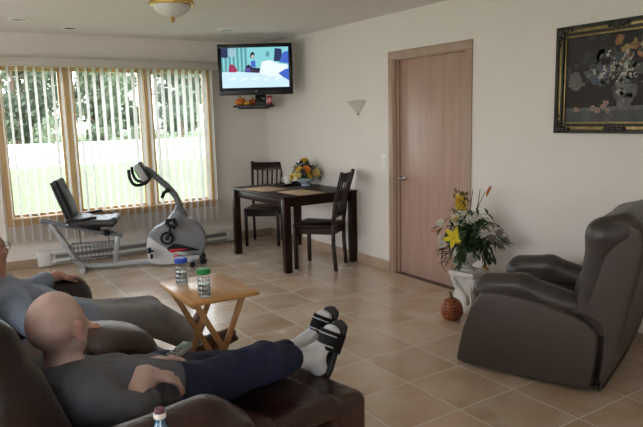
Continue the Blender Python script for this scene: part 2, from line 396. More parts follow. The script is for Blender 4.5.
# windows
PANE = glassy('window_glass', refl=.03)
def window_back():
    fr = B(); y = .02
    X0, X1, Z0, Z1 = -3.085, -.74, .468, 2.16
    t = .075
    # interior casing
    fr.box(((X0+X1)/2, -.012, Z0+.035), (X1-X0, .026, .07), .004); fr.box(((X0+X1)/2, -.03, Z0+.078), (X1-X0, .07, .02), .005)
    fr.box(((X0+X1)/2, -.012, Z1-.035), (X1-X0, .026, .07), .004)
    for xc in (X0+t/2, X1-t/2): fr.box((xc, -.012, (Z0+Z1)/2), (t, .026, Z1-Z0-.14), .004)
    for xc in (-2.39, -1.535): fr.box((xc, .02, (Z0+Z1)/2), (.075, .09, Z1-Z0-.13), .004)
    # jamb liner
    for xc in (WX0+.008, WX1-.008): fr.box((xc, .07, (WZ0+WZ1)/2), (.016, .15, WZ1-WZ0), .001)
    for zc in (WZ0+.008, WZ1-.008): fr.box(((WX0+WX1)/2, .07, zc), (WX1-WX0, .15, .016), .001)
    o = struct(fr.obj('window_1', OAK), 'three-pane oak window with a view of lawn and trees', 'window')
    edges = [(WX0+.016, -2.4275), (-2.3525, -1.5725), (-1.4975, WX1-.016)]
    for i, (a, c) in enumerate(edges):
        s = B(); z0, z1 = WZ0+.016, WZ1-.016; w = .042
        s.box((a+w/2, .07, (z0+z1)/2), (w, .045, z1-z0), .003); s.box((c-w/2, .07, (z0+z1)/2), (w, .045, z1-z0), .003)
        s.box(((a+c)/2, .07, z0+w/2), (c-a-2*w, .045, w), .003); s.box(((a+c)/2, .07, z1-w/2), (c-a-2*w, .045, w), .003)
        sash = s.obj('window_sash', OAKX, o)
        g = B(); g.box(((a+c)/2, .07, (z0+z1)/2), (c-a-2*w+.01, .006, z1-z0-2*w+.01)); g.obj('pane', PANE, sash)
        if i != 1:
            k = B(); xc = (a+c)/2 + (.12 if i == 2 else -.1)
            k.box((xc, .03, z0+.014), (.11, .035, .022), .006); k.tube([(xc, .012, z0+.022), (xc+.03, .002, z0+.03), (xc+.075, .0, z0+.034)], [.006, .006, .005], 8); k.ball((xc+.08, 0, z0+.036), .009, 8)
            k.obj('crank_handle', M('bronze_crank', (70, 56, 44), .4, .6), o)
    return o
window_back()
def plain_window(name, axis, pos, a0, a1, z0, z1, n, label):
    s = B(); g = B(); w = .06
    def bx(bb, u0, u1, q0, q1, th):
        if axis == 'x': bb.box((pos, (u0+u1)/2, (q0+q1)/2), (th, u1-u0, q1-q0), .002 if th > .02 else 0)
        else: bb.box(((u0+u1)/2, pos, (q0+q1)/2), (u1-u0, th, q1-q0), .002 if th > .02 else 0)
    bx(s, a0, a1, z0, z0+w, .1); bx(s, a0, a1, z1-w, z1, .1)
    for i in range(n+1):
        u = a0+(a1-a0)*i/n; bx(s, max(a0, u-w/2), min(a1, u+w/2), z0+w, z1-w, .1)
    o = struct(s.obj(name, OAK), label, 'window')
    for i in range(n):
        u0 = a0+(a1-a0)*i/n+w/2; u1 = a0+(a1-a0)*(i+1)/n-w/2; g = B(); bx(g, u0, u1, z0+w, z1-w, .006); g.obj('pane', PANE, o)
plain_window('window_2', 'x', XL-.08, -6.2, -1.2, .3, 2.25, 4, 'wide oak window in the wall opposite the door')
plain_window('window_3', 'y', YF-.08, -5.4, -3.9, .05, 2.2, 2, 'glazed patio door behind the viewer')
def portal(name, loc, rot, sx, sy):
    l = bpy.data.lights.new(name, 'AREA'); l.shape = 'RECTANGLE'; l.size = sx; l.size_y = sy; l.cycles.is_portal = True
    o = bpy.data.objects.new(name, l); C.objects.link(o); o.location = loc; o.rotation_euler = rot
portal('portal_back', ((WX0+WX1)/2, .16, (WZ0+WZ1)/2), (-PI/2, 0, 0), WX1-WX0, WZ1-WZ0)
portal('portal_left', (XL-.16, -3.7, 1.275), (0, -PI/2, 0), 1.95, 5.0)
portal('portal_front', (-4.65, YF-.16, 1.125), (PI/2, 0, 0), 1.5, 2.15)

# vertical blind
VANE = translucent('blind_vane', (246, 245, 243), .66, (250, 250, 250))
VAL = M('blind_valance', (196, 190, 180), .6, var=.02)
bl = thing('vertical_blind', 'off-white vertical blind with open vanes hanging across the oak window', 'blind', (-1.92, -.1, 2.14))
b = B(); b.box((-.04, -.0, .0), (2.56, .012, .088), .003); b.box((1.235, .045, 0), (.012, .085, .088), .002); b.box((-1.315, .045, 0), (.012, .085, .088), .002); b.obj('valance', VAL, bl)
b = B(); b.box((-.04, .045, .02), (2.5, .03, .03), .003); b.obj('head_rail', WPLAS, bl)
x = -1.2; i = 0
while x < 1.21:
    v = B(); v.raw = True
    n = 6; W = .089; ht = 1.84 - .0
    cols = []
    for k in range(n+1):
        u = (k/n-.5)*W; bow = .006*(1-(2*k/n-1)**2)
        cols.append((v.bm.verts.new((bow, u, 0)), v.bm.verts.new((bow, u, -ht))))
    for a, c in zip(cols, cols[1:]): v.bm.faces.new((a[0], c[0], c[1], a[1]))
    r = bmesh.ops.solidify(v.bm, geom=v.bm.faces[:], thickness=.0008)
    v.box((0, 0, .012), (.004, .02, .03))
    ang = math.radians(9 + rnd.uniform(-2, 2))
    v.obj('vane', VANE, bl, mx=Matrix.Translation((x, .045, -.02)) @ Matrix.Rotation(ang, 4, 'Z'))
    x += .0835; i += 1

# baseboard heater
ht = thing('baseboard_heater', 'long white electric baseboard heater under the window', 'heater', (-1.69, -.002, 0))
Lh = 2.29
b = B(); prof = [(0, .02), (-.045, .02), (-.062, .035), (-.062, .07), (-.05, .075), (-.05, .125), (-.066, .135), (-.066, .155), (-.05, .173), (0, .173)]
b.prism([(p[0], p[1]) for p in prof], Lh, 0, Matrix.Translation((-Lh/2, 0, 0)) @ Matrix(((0, 0, 1, 0), (1, 0, 0, 0), (0, 1, 0, 0), (0, 0, 0, 1)))); b.obj('heater_body', WHITE, ht, sharp=30)
b = B(); b.box((.03, -.0525, .1), (Lh-.28, .004, .04)); b.box((.03, -.053, .04), (Lh-.28, .02, .012)); b.obj('heater_slot', M('heater_grey_slot', (120, 122, 124), .5), ht)
for s in (-1, 1):
    b = B(); b.box((s*(Lh/2-.06), -.035, .096), (.125, .072, .16), .006); b.obj('end_cap', WHITE, ht)

# ------------------------------------------------------------------ outside
GRASS = M('lawn', (72, 102, 52), .9, col2=(90, 116, 68), scale=3, bump=.4, bscale=30)
b = B(); b.box((0, 60, -.5), (240, 119, .2)); b.box((-60, -20, -.5), (100, 41, .2)); b.box((-3, -40, -.5), (14, 60, .2)); struct(b.obj('lawn', GRASS, smooth=False), 'bright green lawn outside the window', 'lawn')
b = B(); b.box((5, 41, -.39), (200, 36, .03)); b.box((-16, -10, -.38), (19.5, 20, .04)); b.box((-3, -24, -.38), (13, 29, .04)); struct(b.obj('driveway', M('pale_concrete', (226, 222, 212), .8, var=.04), smooth=False), 'sunlit pale driveway beyond the lawn, plus unseen pale slabs added to bounce light indoors', 'driveway')  # last two slabs are out of view, added to bounce neutral light indoors
BARK = M('tree_bark', (96, 80, 66), .9, var=.25, bump=.5, bscale=20)
LEAFM = [translucent('leaf_deep_green', (80, 94, 76), .3, (110, 126, 92)), translucent('leaf_mid_green', (98, 112, 90), .3, (126, 142, 104)), translucent('leaf_grey_green', (106, 120, 104), .3, (126, 144, 116))]
def tree(x, y, h, r, seed, lm, label, base=.3, n=2300, ls=.36):
    R = random.Random(seed)
    t = thing('tree', label, 'tree', (x, y, -.4), 0, 'trees beyond the driveway')
    b = B(); b.tube([(0, 0, -.1), (.05, 0, h*.2), (.0, .05, h*.45), (-.05, 0, h*.75)], [.026*h, .02*h, .015*h, .006*h], 9)
    for k in range(7):
        a = R.uniform(0, 2*PI); z = h*R.uniform(base, .65); q = r*R.uniform(.5, .8)
        b.tube([(0, 0, z), (q*.5*math.cos(a), q*.5*math.sin(a), z+h*.08), (q*math.cos(a), q*math.sin(a), z+h*.18)], [.008*h, .006*h, .002*h], 6)
    b.obj('trunk', BARK, t)
    lf = B(); lf.raw = True
    cl = []
    for k in range(40):
        a = R.uniform(0, 2*PI); u = R.uniform(0, 1)**.5; z = R.uniform(0, 1)
        w = math.sin(PI*(.28+.66*z))
        cl.append(Vector((r*.8*u*w*math.cos(a), r*.8*u*w*math.sin(a), h*(base+(1-base)*z*.95))))
    for k in range(n):
        c = R.choice(cl); d = Vector((R.gauss(0, 1), R.gauss(0, 1), R.gauss(0, .7))).normalized()*r*.3*R.random()**.5
        p = c+d; n_ = Vector((R.gauss(0, 1), R.gauss(0, 1), R.gauss(.6, .6))).normalized(); s = n_.orthogonal().normalized(); q = n_.cross(s)
        L = ls*R.uniform(.6, 1.3)
        lf.bm.faces.new([lf.bm.verts.new(p+s*L*.5), lf.bm.verts.new(p+q*L*.3+n_*L*.08), lf.bm.verts.new(p-s*L*.5), lf.bm.verts.new(p-q*L*.3+n_*L*.08)])
    lf.obj('crown', lm, t, smooth=False)
def bush(x, y, h, r, seed, lm, label):
    R = random.Random(seed); t = thing('bush', label, 'bush', (x, y, -.4), 0, 'bushes along the driveway')
    b = B()
    for k in range(5): b.tube([(0, 0, -.05), (R.uniform(-.3, .3)*r, R.uniform(-.3, .3)*r, h*.5), (R.uniform(-.6, .6)*r, R.uniform(-.6, .6)*r, h*.8)], [.05, .035, .012], 6)
    b.obj('stems', BARK, t)
    lf = B(); lf.raw = True
    for k in range(900):
        d = Vector((R.gauss(0, 1), R.gauss(0, 1), abs(R.gauss(0, 1)))).normalized()*(R.random()**.33)
        p = Vector((d.x*r, d.y*r, .1*h+d.z*h*.85)); n_ = Vector((R.gauss(0, 1), R.gauss(0, 1), R.gauss(.6, .6))).normalized(); s = n_.orthogonal().normalized(); q = n_.cross(s); L = .26*R.uniform(.6, 1.3)
        lf.bm.faces.new([lf.bm.verts.new(p+s*L*.5), lf.bm.verts.new(p+q*L*.28), lf.bm.verts.new(p-s*L*.5), lf.bm.verts.new(p-q*L*.28)])
    lf.obj('leaves', lm, t, smooth=False)
# azimuth-placed trees seen through the three panes
TR = [(4.5, 62, 13, 3.9, 0, 'broad deep green tree behind the first window pane'),
      (13, 62, 12.5, 3.9, 1, 'mid green tree seen through the middle window pane'),
      (21.5, 62, 13, 3.9, 2, 'grey-green tree beyond the exercise bike console'),
      (0, 75, 15, 4.2, 2, 'tall grey-green tree at the outer edge of the first window pane'),
      (9, 75, 15, 4.2, 1, 'tall mid green tree behind the gap between the first two panes'),
      (18, 75, 15, 4.2, 0, 'tall deep green tree behind the gap between the last two panes'),
      (27, 75, 15, 4.2, 0, 'tall deep green tree at the window edge nearest the television')]
for i, (x, y, h, r, k, l) in enumerate(TR): tree(x, y, h, r, 20+i, LEAFM[k], l, base=.05, n=6500, ls=.6)
bush(6.6, 55.0, 2.9, 2.0, 3, LEAFM[1], 'round pale green bush under the first tree')
bush(15, 55.0, 1.9, 1.9, 4, LEAFM[0], 'low deep green bush behind the middle pane')

# ------------------------------------------------------------------ ceiling fixtures
cl = thing('ceiling_light', 'flush brass ceiling light with a frosted glass bowl', 'ceiling light', (-2.14, -2.64, H-.03))
b = B(); b.lathe([(.05, .03), (.06, .03), (.07, .0), (.15, -.002), (.152, -.02), (.14, -.03), (.15, -.04), (.158, -.06), (.156, -.076), (.148, -.082), (.13, -.075)], 40); b.obj('brass_pan', BRASS, cl)
b = B(); b.lathe([(.138, -.078), (.128, -.1), (.105, -.125), (.07, -.146), (.035, -.156), (.005, -.158)], 40); b.obj('glass_bowl', translucent('frosted_glass', (238, 236, 228), .35), cl)
b = B(); b.lathe([(.008, -.156), (.016, -.162), (.012, -.17), (.018, -.178), (.01, -.188), (.004, -.198), (.001, -.2)], 16); b.obj('finial', BRASS, cl)
for (x, y, dark, l) in ((-2.406, -.489, True, 'round recessed ceiling light with a dark opening above the window'), (-2.908, -.86, False, 'pale round recessed ceiling light beside the dark one'), (-.95, -.95, False, 'pale round recessed ceiling light beside the television')):
    t = thing('recessed_light', l, 'ceiling light', (x, y, H), 0, 'recessed ceiling lights')
    b = B(); b.lathe([(.1, 0), (.1, -.004), (.085, -.008), (.062, -.006), (.062, 0)], 32, cap=False); b.obj('trim_ring', WPLAS, t)
    b = B(); b.lathe([(.001, -.001), (.062, -.003)], 32, cap=False); b.obj('lamp_opening', M('recessed_dark', (60, 58, 54), .5) if dark else M('recessed_pale', (170, 168, 160), .5), t)
# sconce
sn = thing('wall_sconce', 'frosted white half-cone wall sconce with brass tip', 'sconce', (0, -1.965, 1.597))
b = B(); pr = []
nn = 18
rows = []
for (r, z) in ((.125, .075), (.112, .05), (.08, .01), (.045, -.03), (.016, -.06)):
    rows.append([b.bm.verts.new((-r*1.0*math.sin(PI*k/nn), -r*math.cos(PI*k/nn)*1.0, z)) for k in range(nn+1)])
for a, c in zip(rows, rows[1:]):
    for k in range(nn): b.bm.faces.new((a[k], a[k+1], c[k+1], c[k]))
bmesh.ops.solidify(b.bm, geom=b.bm.faces[:], thickness=.004); b.obj('glass_shade', translucent('sconce_glass', (244, 242, 236), .35), sn)
b = B(); b.lathe([(.001, -.075), (.01, -.068), (.013, -.058), (.017, -.05), (.012, -.045)], 14, c=(-.006, 0, 0)); b.obj('brass_tip', M('dark_brass', (96, 80, 56), .35, .8), sn)
b = B(); b.box((-.004, 0, .01), (.008, .03, .1), .002); b.obj('back_plate', BRASS, sn)
# switch
sw = thing('light_switch', 'small white light switch plate beside the door casing', 'light switch', (0, -2.375, 1.09))
b = B(); b.box((-.003, 0, 0), (.006, .07, .115), .002); b.obj('switch_plate', WPLAS, sw)
b = B(); b.box((-.008, 0, .0), (.01, .012, .025), .002); b.obj('toggle', WHITE, sw)

# ------------------------------------------------------------------ television in the corner
th = math.radians(-33)
tv = thing('television', 'black flat-screen television on a corner wall mount', 'television', (-.54, -.775, 2.058), th)
# local x across the screen, -y towards the room
Wt, Ht = .825, .555
b = B(); z0 = -Ht/2
b.box((0, .0, Ht/2-.02), (Wt, .06, .04), .006); b.box((0, .0, z0+.04), (Wt, .06, .08), .008)
for s in (-1, 1): b.box((s*(Wt/2-.02), 0, .02), (.04, .06, Ht-.12), .005)
b.box((0, .045, 0), (Wt-.1, .06, Ht-.1), .02); b.obj('tv_case', BLK, tv)
def emi(n, c, s=1.0): return M(n, (10, 10, 12), .3, emit=c, estr=s*.75)
SM = [emi('screen_wall', (128, 200, 206)), emi('screen_bed', (196, 226, 244)), emi('screen_curtain', (84, 148, 152)), emi('screen_pillow', (226, 240, 250)), emi('screen_blue', (58, 96, 190)),
      emi('screen_navy', (28, 38, 84)), emi('screen_red', (150, 40, 84)), emi('screen_dark', (26, 22, 52)), emi('screen_violet', (84, 66, 150)), emi('screen_skin', (214, 200, 190)), emi('screen_window', (150, 180, 196))]
b = B(); b.raw = True
sx0, sx1, sz0, sz1 = -Wt/2+.04, Wt/2-.04, -Ht/2+.08, Ht/2-.04
def P(u, v, lay): return (sx0+(sx1-sx0)*u, -.012-.0004*lay, sz1-(sz1-sz0)*v)
def scr(pts, mi, lay): b.poly([P(u, v, lay) for u, v in pts], mi)
scr([(0, 0), (1, 0), (1, 1), (0, 1)], 0, 0)
scr([(0, 0), (.38, 0), (.38, .6), (0, .6)], 2, 1)
for k in range(6): scr([(.02+.06*k, .0), (.045+.06*k, 0), (.05+.06*k, .58), (.02+.06*k, .58)], 0, 2)
scr([(0, 0), (.1, 0), (.1, .24), (0, .24)], 5, 3); scr([(.11, .02), (.22, .02), (.22, .22), (.11, .22)], 10, 3)
scr([(0, .6), (.2, .58), (.4, .62), (.58, .64), (1, .7), (1, 1), (0, 1)], 1, 4)
scr([(.1, .6), (.11, .44), (.15, .4), (.2, .45), (.24, .58), (.2, .61)], 6, 5)
scr([(.34, .61), (.36, .46), (.41, .42), (.46, .5), (.58, .52), (.58, .64)], 7, 5); scr([(.35, .6), (.37, .5), (.42, .5), (.43, .6)], 8, 6)
scr([(.44, .48), (.44, .34), (.5, .32), (.51, .5)], 4, 5); scr([(.43, .24), (.44, .13), (.48, .11), (.5, .16), (.48, .28)], 7, 6); scr([(.45, .24), (.455, .19), (.485, .19), (.48, .27)], 9, 7)
scr([(.66, .22), (.68, .1), (.72, .12), (.71, .24)], 2, 5)
scr([(.78, .35), (.8, .03), (.9, .05), (.91, .36)], 5, 5); scr([(.86, .38), (.92, .14), (1, .1), (1, .42)], 4, 6)
scr([(.56, .64), (.6, .36), (.72, .32), (.86, .42), (.98, .44), (1, .74), (.7, .72)], 3, 7); scr([(.84, .66), (.94, .56), (1, .54), (1, .84), (.92, .76)], 4, 8)
for k in range(5): scr([(.1+.17*k, .78+.03*(k % 2)), (.2+.17*k, .74), (.22+.17*k, .76), (.12+.17*k, .82+.03*(k % 2))], 3, 6)
b.obj('screen', SM, tv, smooth=False)
b = B(); b.box((0, -.0305, z0+.04), (.035, .002, .008)); b.obj('badge', STEEL, tv)
b = B(); b.box((0, .085, 0), (.2, .03, .2), .004); b.bar((0, .1, 0), (-.12, .32, 0), .04, .05, .004); b.bar((-.12, .32, 0), (.1, .66, 0), .04, .05, .004); b.cyl((-.12, .32, -.04), (-.12, .32, .04), .025); b.obj('wall_mount', BLKM, tv)
# shelf below
sh = thing('corner_shelf', 'small black shelf mounted in the corner under the television', 'shelf', (-.36, -.36, 1.655), math.radians(-45))
b = B(); b.prism([(-.235, -.1), (.235, -.1), (.235, .05), (.1, .22), (-.1, .22), (-.235, .05)], .026, .004, Matrix.Translation((0, 0, -.004))); b.obj('shelf_board', BLK, sh)
b = B(); b.prism([(-.18, -.07), (.18, -.07), (.16, .1), (-.16, .1)], .016, .003, Matrix.Translation((0, 0, -.021))); b.bar((0, .1, -.012), (0, .46, -.01), .05, .012, .003); b.obj('shelf_bracket', BLKM, sh)
def on_shelf(u, v): return Matrix.Translation((-.36, -.36, 1.677)) @ Matrix.Rotation(math.radians(-45), 4, 'Z') @ Vector((u, v, 0))
ORG = M('orange_gourd', (206, 108, 34), .5, var=.15); YEL = M('yellow_gourd', (216, 170, 60), .5, var=.15)
def gourd(name, label, p, r, mats, group=None, squash=.82, nr=10, bark=None):
    t = thing(name, label, name.replace('_', ' '), p, rnd.uniform(0, 3), group)
    b = B(); seg = nr*6; prof = [(0.001, .04), (.35, .0), (.75, .12), (1, .5), (.95, .95), (.7, 1.35), (.35, 1.55), (.08, 1.46), (0.001, 1.42)]
    rings = []
    for q, z in prof:
        rings.append([b.bm.verts.new((r*q*(1-.09*abs(math.sin(nr*PI*k/seg+PI/2))**3)*math.cos(2*PI*k/seg), r*q*(1-.09*abs(math.sin(nr*PI*k/seg+PI/2))**3)*math.sin(2*PI*k/seg), z*r*squash)) for k in range(seg)])
    for a, c in zip(rings, rings[1:]):
        for k in range(seg): b.bm.faces.new((a[k], a[(k+1) % seg], c[(k+1) % seg], c[k]))
    b.obj('shell', mats[0], t, sharp=80)
    b = B(); b.tube([(0, 0, 1.38*r*squash), (.05*r, 0, 1.7*r*squash), (.25*r, .05*r, 1.95*r*squash)], [.14*r, .1*r, .09*r], 8); b.obj('stalk', mats[1], t); return t
STALK = M('gourd_stalk', (92, 80, 44), .7)
gourd('gourd', 'orange gourd at the open end of the corner shelf', on_shelf(-.165, -.01), .068, (ORG, STALK), 'decorations under the television')
gourd('gourd', 'yellow gourd tucked between the orange ones on the corner shelf', on_shelf(-.07, -.058), .036, (YEL, STALK), 'decorations under the television')
gourd('gourd', 'small orange gourd beside the black frame on the corner shelf', on_shelf(-.04, .06), .058, (ORG, STALK), 'decorations under the television')
t = thing('picture_stand', 'black tabletop frame with a pale triangle on the corner shelf', 'picture frame', on_shelf(.085, -.02), math.radians(-45))
b = B(); b.box((0, 0, .062), (.13, .014, .122), .003, (math.radians(-12), 0, 0)); b.obj('frame', BLK, t)
b = B(); b.poly([(.005, -.0172, .09), (.055, -.0172, .09), (.055, -.0085, .03)]); b.bm.transform(Matrix.Translation((0, .005, 0))); bmesh.ops.solidify(b.bm, geom=b.bm.faces[:], thickness=.002); b.obj('print', M('print_grey', (150, 146, 142), .4), t)
t = thing('red_canister', 'small red canister at the wall end of the corner shelf', 'canister', on_shelf(.195, -.02))
b = B(); b.lathe([(.001, 0), (.03, 0), (.031, .003), (.031, .1), (.03, .103), (.001, .104)], 20); b.obj('can', M('canister_red', (168, 44, 52), .4), t)
b = B(); b.lathe([(.0315, .03), (.0318, .032), (.0318, .07), (.0315, .072)], 20, cap=False); b.obj('label', M('canister_pink', (214, 150, 150), .5), t)

# ------------------------------------------------------------------ framed painting
pt = thing('framed_painting', 'large still-life flower painting in an ornate dark gold frame', 'painting', (0, -4.298-.45, 1.72))
PW, PH = .90, .708
GOLD = M('antique_gold', (142, 124, 84), .38, .75, var=.25, scale=30); DKG = M('dark_gilt', (46, 42, 36), .45, .35, var=.3, scale=40, bump=.4, bscale=90)
b = B(); fw_ = .075
def framerect(off, w, th, x, mi):
    y0, y1, q0, q1 = -PW/2+off, PW/2-off, -PH/2+off, PH/2-off
    b.box((x, 0, q0+w/2), (th, y1-y0, w), .003, mi=mi); b.box((x, 0, q1-w/2), (th, y1-y0, w), .003, mi=mi)
    b.box((x, y0+w/2, 0), (th, w, q1-q0-2*w), .003, mi=mi); b.box((x, y1-w/2, 0), (th, w, q1-q0-2*w), .003, mi=mi)
framerect(0, .022, .035, -.0175, 1); framerect(.022, .024, .026, -.013, 0); framerect(.046, .016, .034, -.017, 1); framerect(.062, .013, .022, -.011, 0)
for sy in (-1, 1):
    for sz in (-1, 1):
        for (a, c, r) in ((.03, .03, .028), (.075, .025, .02), (.025, .075, .02), (.115, .025, .014), (.025, .115, .014), (.055, .055, .016)):
            b.ball((-.03, sy*(PW/2-a), sz*(PH/2-c)), (.012, r, r), 10, 1)
for sz in (-1, 1):
    for k in range(-2, 3): b.ball((-.03, k*.03, sz*(PH/2-.028)), (.01, .018, .018), 8, 1)
b.obj('ornate_frame', [GOLD, DKG], pt)
pm = [M('paint_dark', (30, 24, 23), .7, col2=(44, 33, 30), scale=5), M('paint_ledge', (84, 84, 86), .7, col2=(60, 60, 62), scale=12), M('paint_white', (160, 154, 148), .35, var=.1), M('paint_orange', (132, 84, 42), .35, var=.1),
      M('paint_blue', (66, 70, 84), .35, var=.2), M('paint_greyflower', (88, 88, 84), .35, var=.2), M('paint_vase', (110, 108, 106), .7, col2=(62, 60, 60), scale=14), M('paint_leaf', (38, 40, 34), .35), M('paint_yellow', (140, 118, 62), .35), M('paint_pink', (140, 114, 108), .35)]
b = B(); b.raw = True
hw, hh = PW/2-.07, PH/2-.07
pr_ = random.Random(5)
def pp(u, v, lay): return (-.012-.0003*lay, hw-2*hw*u, hh-2*hh*v)
def disc(u, v, r, mi, lay, n=12, wob=.2, ry=1):
    b.poly([pp(u+r*math.cos(2*PI*k/n)*(1+pr_.uniform(-wob, wob))*hh/hw, v+ry*r*math.sin(2*PI*k/n)*(1+pr_.uniform(-wob, wob)), lay) for k in range(n)], mi)
b.poly([pp(0, 0, 0), pp(0, 1, 0), pp(1, 1, 0), pp(1, 0, 0)], 0)
b.poly([pp(0, .87, 1), pp(0, 1, 1), pp(1, 1, 1), pp(1, .87, 1)], 1); b.poly([pp(.02, .83, 1), pp(.0, .87, 1), pp(1, .87, 1), pp(1, .81, 1)], 6)
for k in range(40): disc(.42+pr_.gauss(0, .18), .38+pr_.gauss(0, .14), pr_.uniform(.03, .06), 7, 2, 8, .5)
disc(.1, .52, .1, 5, 4, 16, .15); disc(.3, .45, .1, 4, 4, 14, .3); disc(.36, .42, .07, 4, 5, 12, .3); disc(.83, .48, .11, 5, 4, 16, .2)
for k in range(26): disc(.1+pr_.gauss(0, .035), .52+pr_.gauss(0, .05), .014, 6, 6, 6, .4)
# vase
b.poly([pp(.47, .58, 8), pp(.45, .62, 8), pp(.46, .7, 8), pp(.5, .77, 8), pp(.5, .82, 8), pp(.62, .82, 8), pp(.62, .77, 8), pp(.67, .7, 8), pp(.68, .62, 8), pp(.65, .58, 8)], 6)
disc(.53, .66, .04, 2, 9, 8, .4)
for (u, v, r, mi) in ((.5, .1, .055, 3), (.56, .2, .05, 8), (.63, .17, .05, 3), (.7, .25, .055, 3), (.77, .14, .045, 8), (.6, .27, .045, 3), (.85, .25, .05, 2)): disc(u, v, r, mi, 8, 12, .25); disc(u, v, r*.4, 8 if mi == 3 else 3, 9, 8, .2)
for k in range(70):
    u, v = .3+pr_.gauss(0, .07), .44+pr_.gauss(0, .06); disc(u, v, pr_.uniform(.012, .024), pr_.choice((4, 4, 5, 6)), 6+k % 3, 7, .5)
for k in range(60):
    u, v = .83+pr_.gauss(0, .06), .47+pr_.gauss(0, .07); disc(u, v, pr_.uniform(.012, .026), pr_.choice((4, 5, 7)), 6+k % 3, 7, .5)
for k in range(34):
    u, v = .55+pr_.gauss(0, .1), .42+pr_.gauss(0, .1)
    for q in range(4): disc(u+pr_.gauss(0, .013), v+pr_.gauss(0, .02), pr_.uniform(.011, .022), 2 if q else 5, 9+(k % 3), 7, .45)
    disc(u, v, .007, 8, 13, 6, .3)
for k in range(24): disc(.57+pr_.gauss(0, .04), .68+pr_.gauss(0, .05), pr_.uniform(.01, .03), pr_.choice((2, 5, 5, 4)), 9, 8, .5)
for k in range(16): disc(.68+pr_.gauss(0, .09), .2+pr_.gauss(0, .06), pr_.uniform(.014, .03), pr_.choice((3, 8, 7, 7)), 9+k % 2, 8, .5)
for (u, v) in ((.28, .83), (.33, .86), (.38, .82), (.42, .87), (.4, .78), (.12, .85)):
    disc(u, v, .035, 9, 14, 9, .3); disc(u, v, .014, 3, 15, 6, .2)
b.obj('canvas', pm, pt, smooth=False)
pt.rotation_euler = (0, 0, 0)

# ------------------------------------------------------------------ dining set
tb = thing('dining_table', 'dark espresso wood dining table against the white wall', 'dining table', (-.437, -1.315, 0))
TWx, TWy, Tz = .87, 1.21, .76
b = B(); b.box((0, 0, Tz-.0125), (TWx, TWy, .025), .005); b.obj('tabletop', ESP, tb)
b = B()
for s in (-1, 1): b.box((s*(TWx/2-.04), 0, Tz-.065), (.022, TWy-.14, .08), .002); b.box((0, s*(TWy/2-.04), Tz-.065), (TWx-.14, .022, .08), .002)
b.obj('apron', ESP, tb)
for sx in (-1, 1):
    for sy in (-1, 1):
        b = B(); b.prism([(-.035, -.035), (.035, -.035), (.035, .035), (-.035, .035)], Tz-.026, .004, Matrix.Translation((sx*(TWx/2-.038), sy*(TWy/2-.038), 0))); b.obj('leg', ESP, tb)
def dining_chair():
    t = thing('dining_chair', '', 'dining chair', (0, 0, 0), 0, 'dining chairs at the espresso table')
    # local +x = facing direction; origin at seat centre on floor
    Sz = .46
    b = B(); b.prism([(-.2, -.185), (.21, -.215), (.225, -.2), (.225, .2), (.21, .215), (-.2, .185)], .032, .008, Matrix.Translation((0, 0, Sz-.032))); b.obj('seat', ESP, t)
    b = B()
    for s in (-1, 1): b.bar((-.19, s*.17, Sz-.065), (.19, s*.19, Sz-.065), .018, .06)
    b.box((.195, 0, Sz-.065), (.018, .36, .06)); b.box((-.195, 0, Sz-.065), (.018, .33, .06)); b.obj('apron', ESP, t)
    for s in (-1, 1):
        b = B(); b.bar((.198, s*.192, 0), (.198, s*.192, Sz-.03), .036, .036, .004); b.obj('leg', ESP, t)
        b = B(); pts = [(-.215, s*.175, 0), (-.195, s*.175, .25), (-.195, s*.175, Sz), (-.225, s*.18, .7), (-.305, s*.19, .985)]
        for p, q in zip(pts, pts[1:]): b.bar(p, q, .034, .03, .003, up=(0, 1, 0))
        b.obj('rear_post', ESP, t)
    ys = list(np.linspace(-.185, .185, 12)); cr = lambda y: -.03*(1-(y/.19)**2)
    b = B(); b.prism([(cr(y)-.011, y) for y in ys]+[(cr(y)+.011, y) for y in ys[::-1]], .095, .002, Matrix.Translation((-.268, 0, .885)) @ Matrix.Rotation(math.radians(-15), 4, 'Y'))
    b.obj('top_rail', ESP, t)
    b = B(); b.bar((-.208, -.165, .545), (-.208, .165, .545), .02, .04, .002, up=(0, 0, 1)); b.obj('lower_rail', ESP, t)
    for k in range(5):
        y = -.12+.06*k; b = B(); cv = -.03*(1-(y/.19)**2)
        pts = [(-.208, y*.95, .55), (-.232+cv*.6, y, .7), (-.275+cv, y*1.02, .9)]
        for p, q in zip(pts, pts[1:]): b.bar(p, q, .021, .012, .002, up=(1, 0, 0))
        b.obj('slat', ESP, t)
    return t
ch = dining_chair(); ch.location = (-.415, -1.84, 0); ch.rotation_euler = (0, 0, math.radians(128)); ch['label'] = 'espresso slat-back dining chair on the door side of the table, seen side-on'
dup(ch, (-.31, -.42, 0), math.radians(232), 'espresso slat-back dining chair behind the table, below the television, facing the room')
# table settings
MATT = M('placemat_straw', (198, 170, 140), .8, col2=(178, 148, 118), scale=60, stretch=(.2, 3, 1), bump=.3, bscale=150)
for (x, y, l) in ((-.68, -1.16, 'tan woven placemat on the table beside the white mug'), (-.55, -1.70, 'tan woven placemat on the table in front of the side-on chair')):
    b = B(); b.box((0, 0, .0025), (.31, .42, .004), .0015); o = tag(b.obj('placemat', MATT), l, 'placemat', 'woven placemats'); o.location = (x, y, Tz); o.rotation_euler = (0, 0, math.radians(4))
tr = thing('serving_tray', 'small dark tray on the table holding a white mug', 'tray', (-.25, -.98, Tz))
b = B(); b.prism([(-.15, -.1), (.15, -.1), (.15, .1), (-.15, .1)], .008, .003)
for s in (-1, 1): b.box((s*.147, 0, .014), (.008, .2, .024), .002); b.box((0, s*.097, .014), (.3, .008, .024), .002)
b.obj('tray_board', ESP, tr)
mg = thing('mug', 'white mug on the small dark tray', 'mug', (-.275, -.965, Tz+.0085))
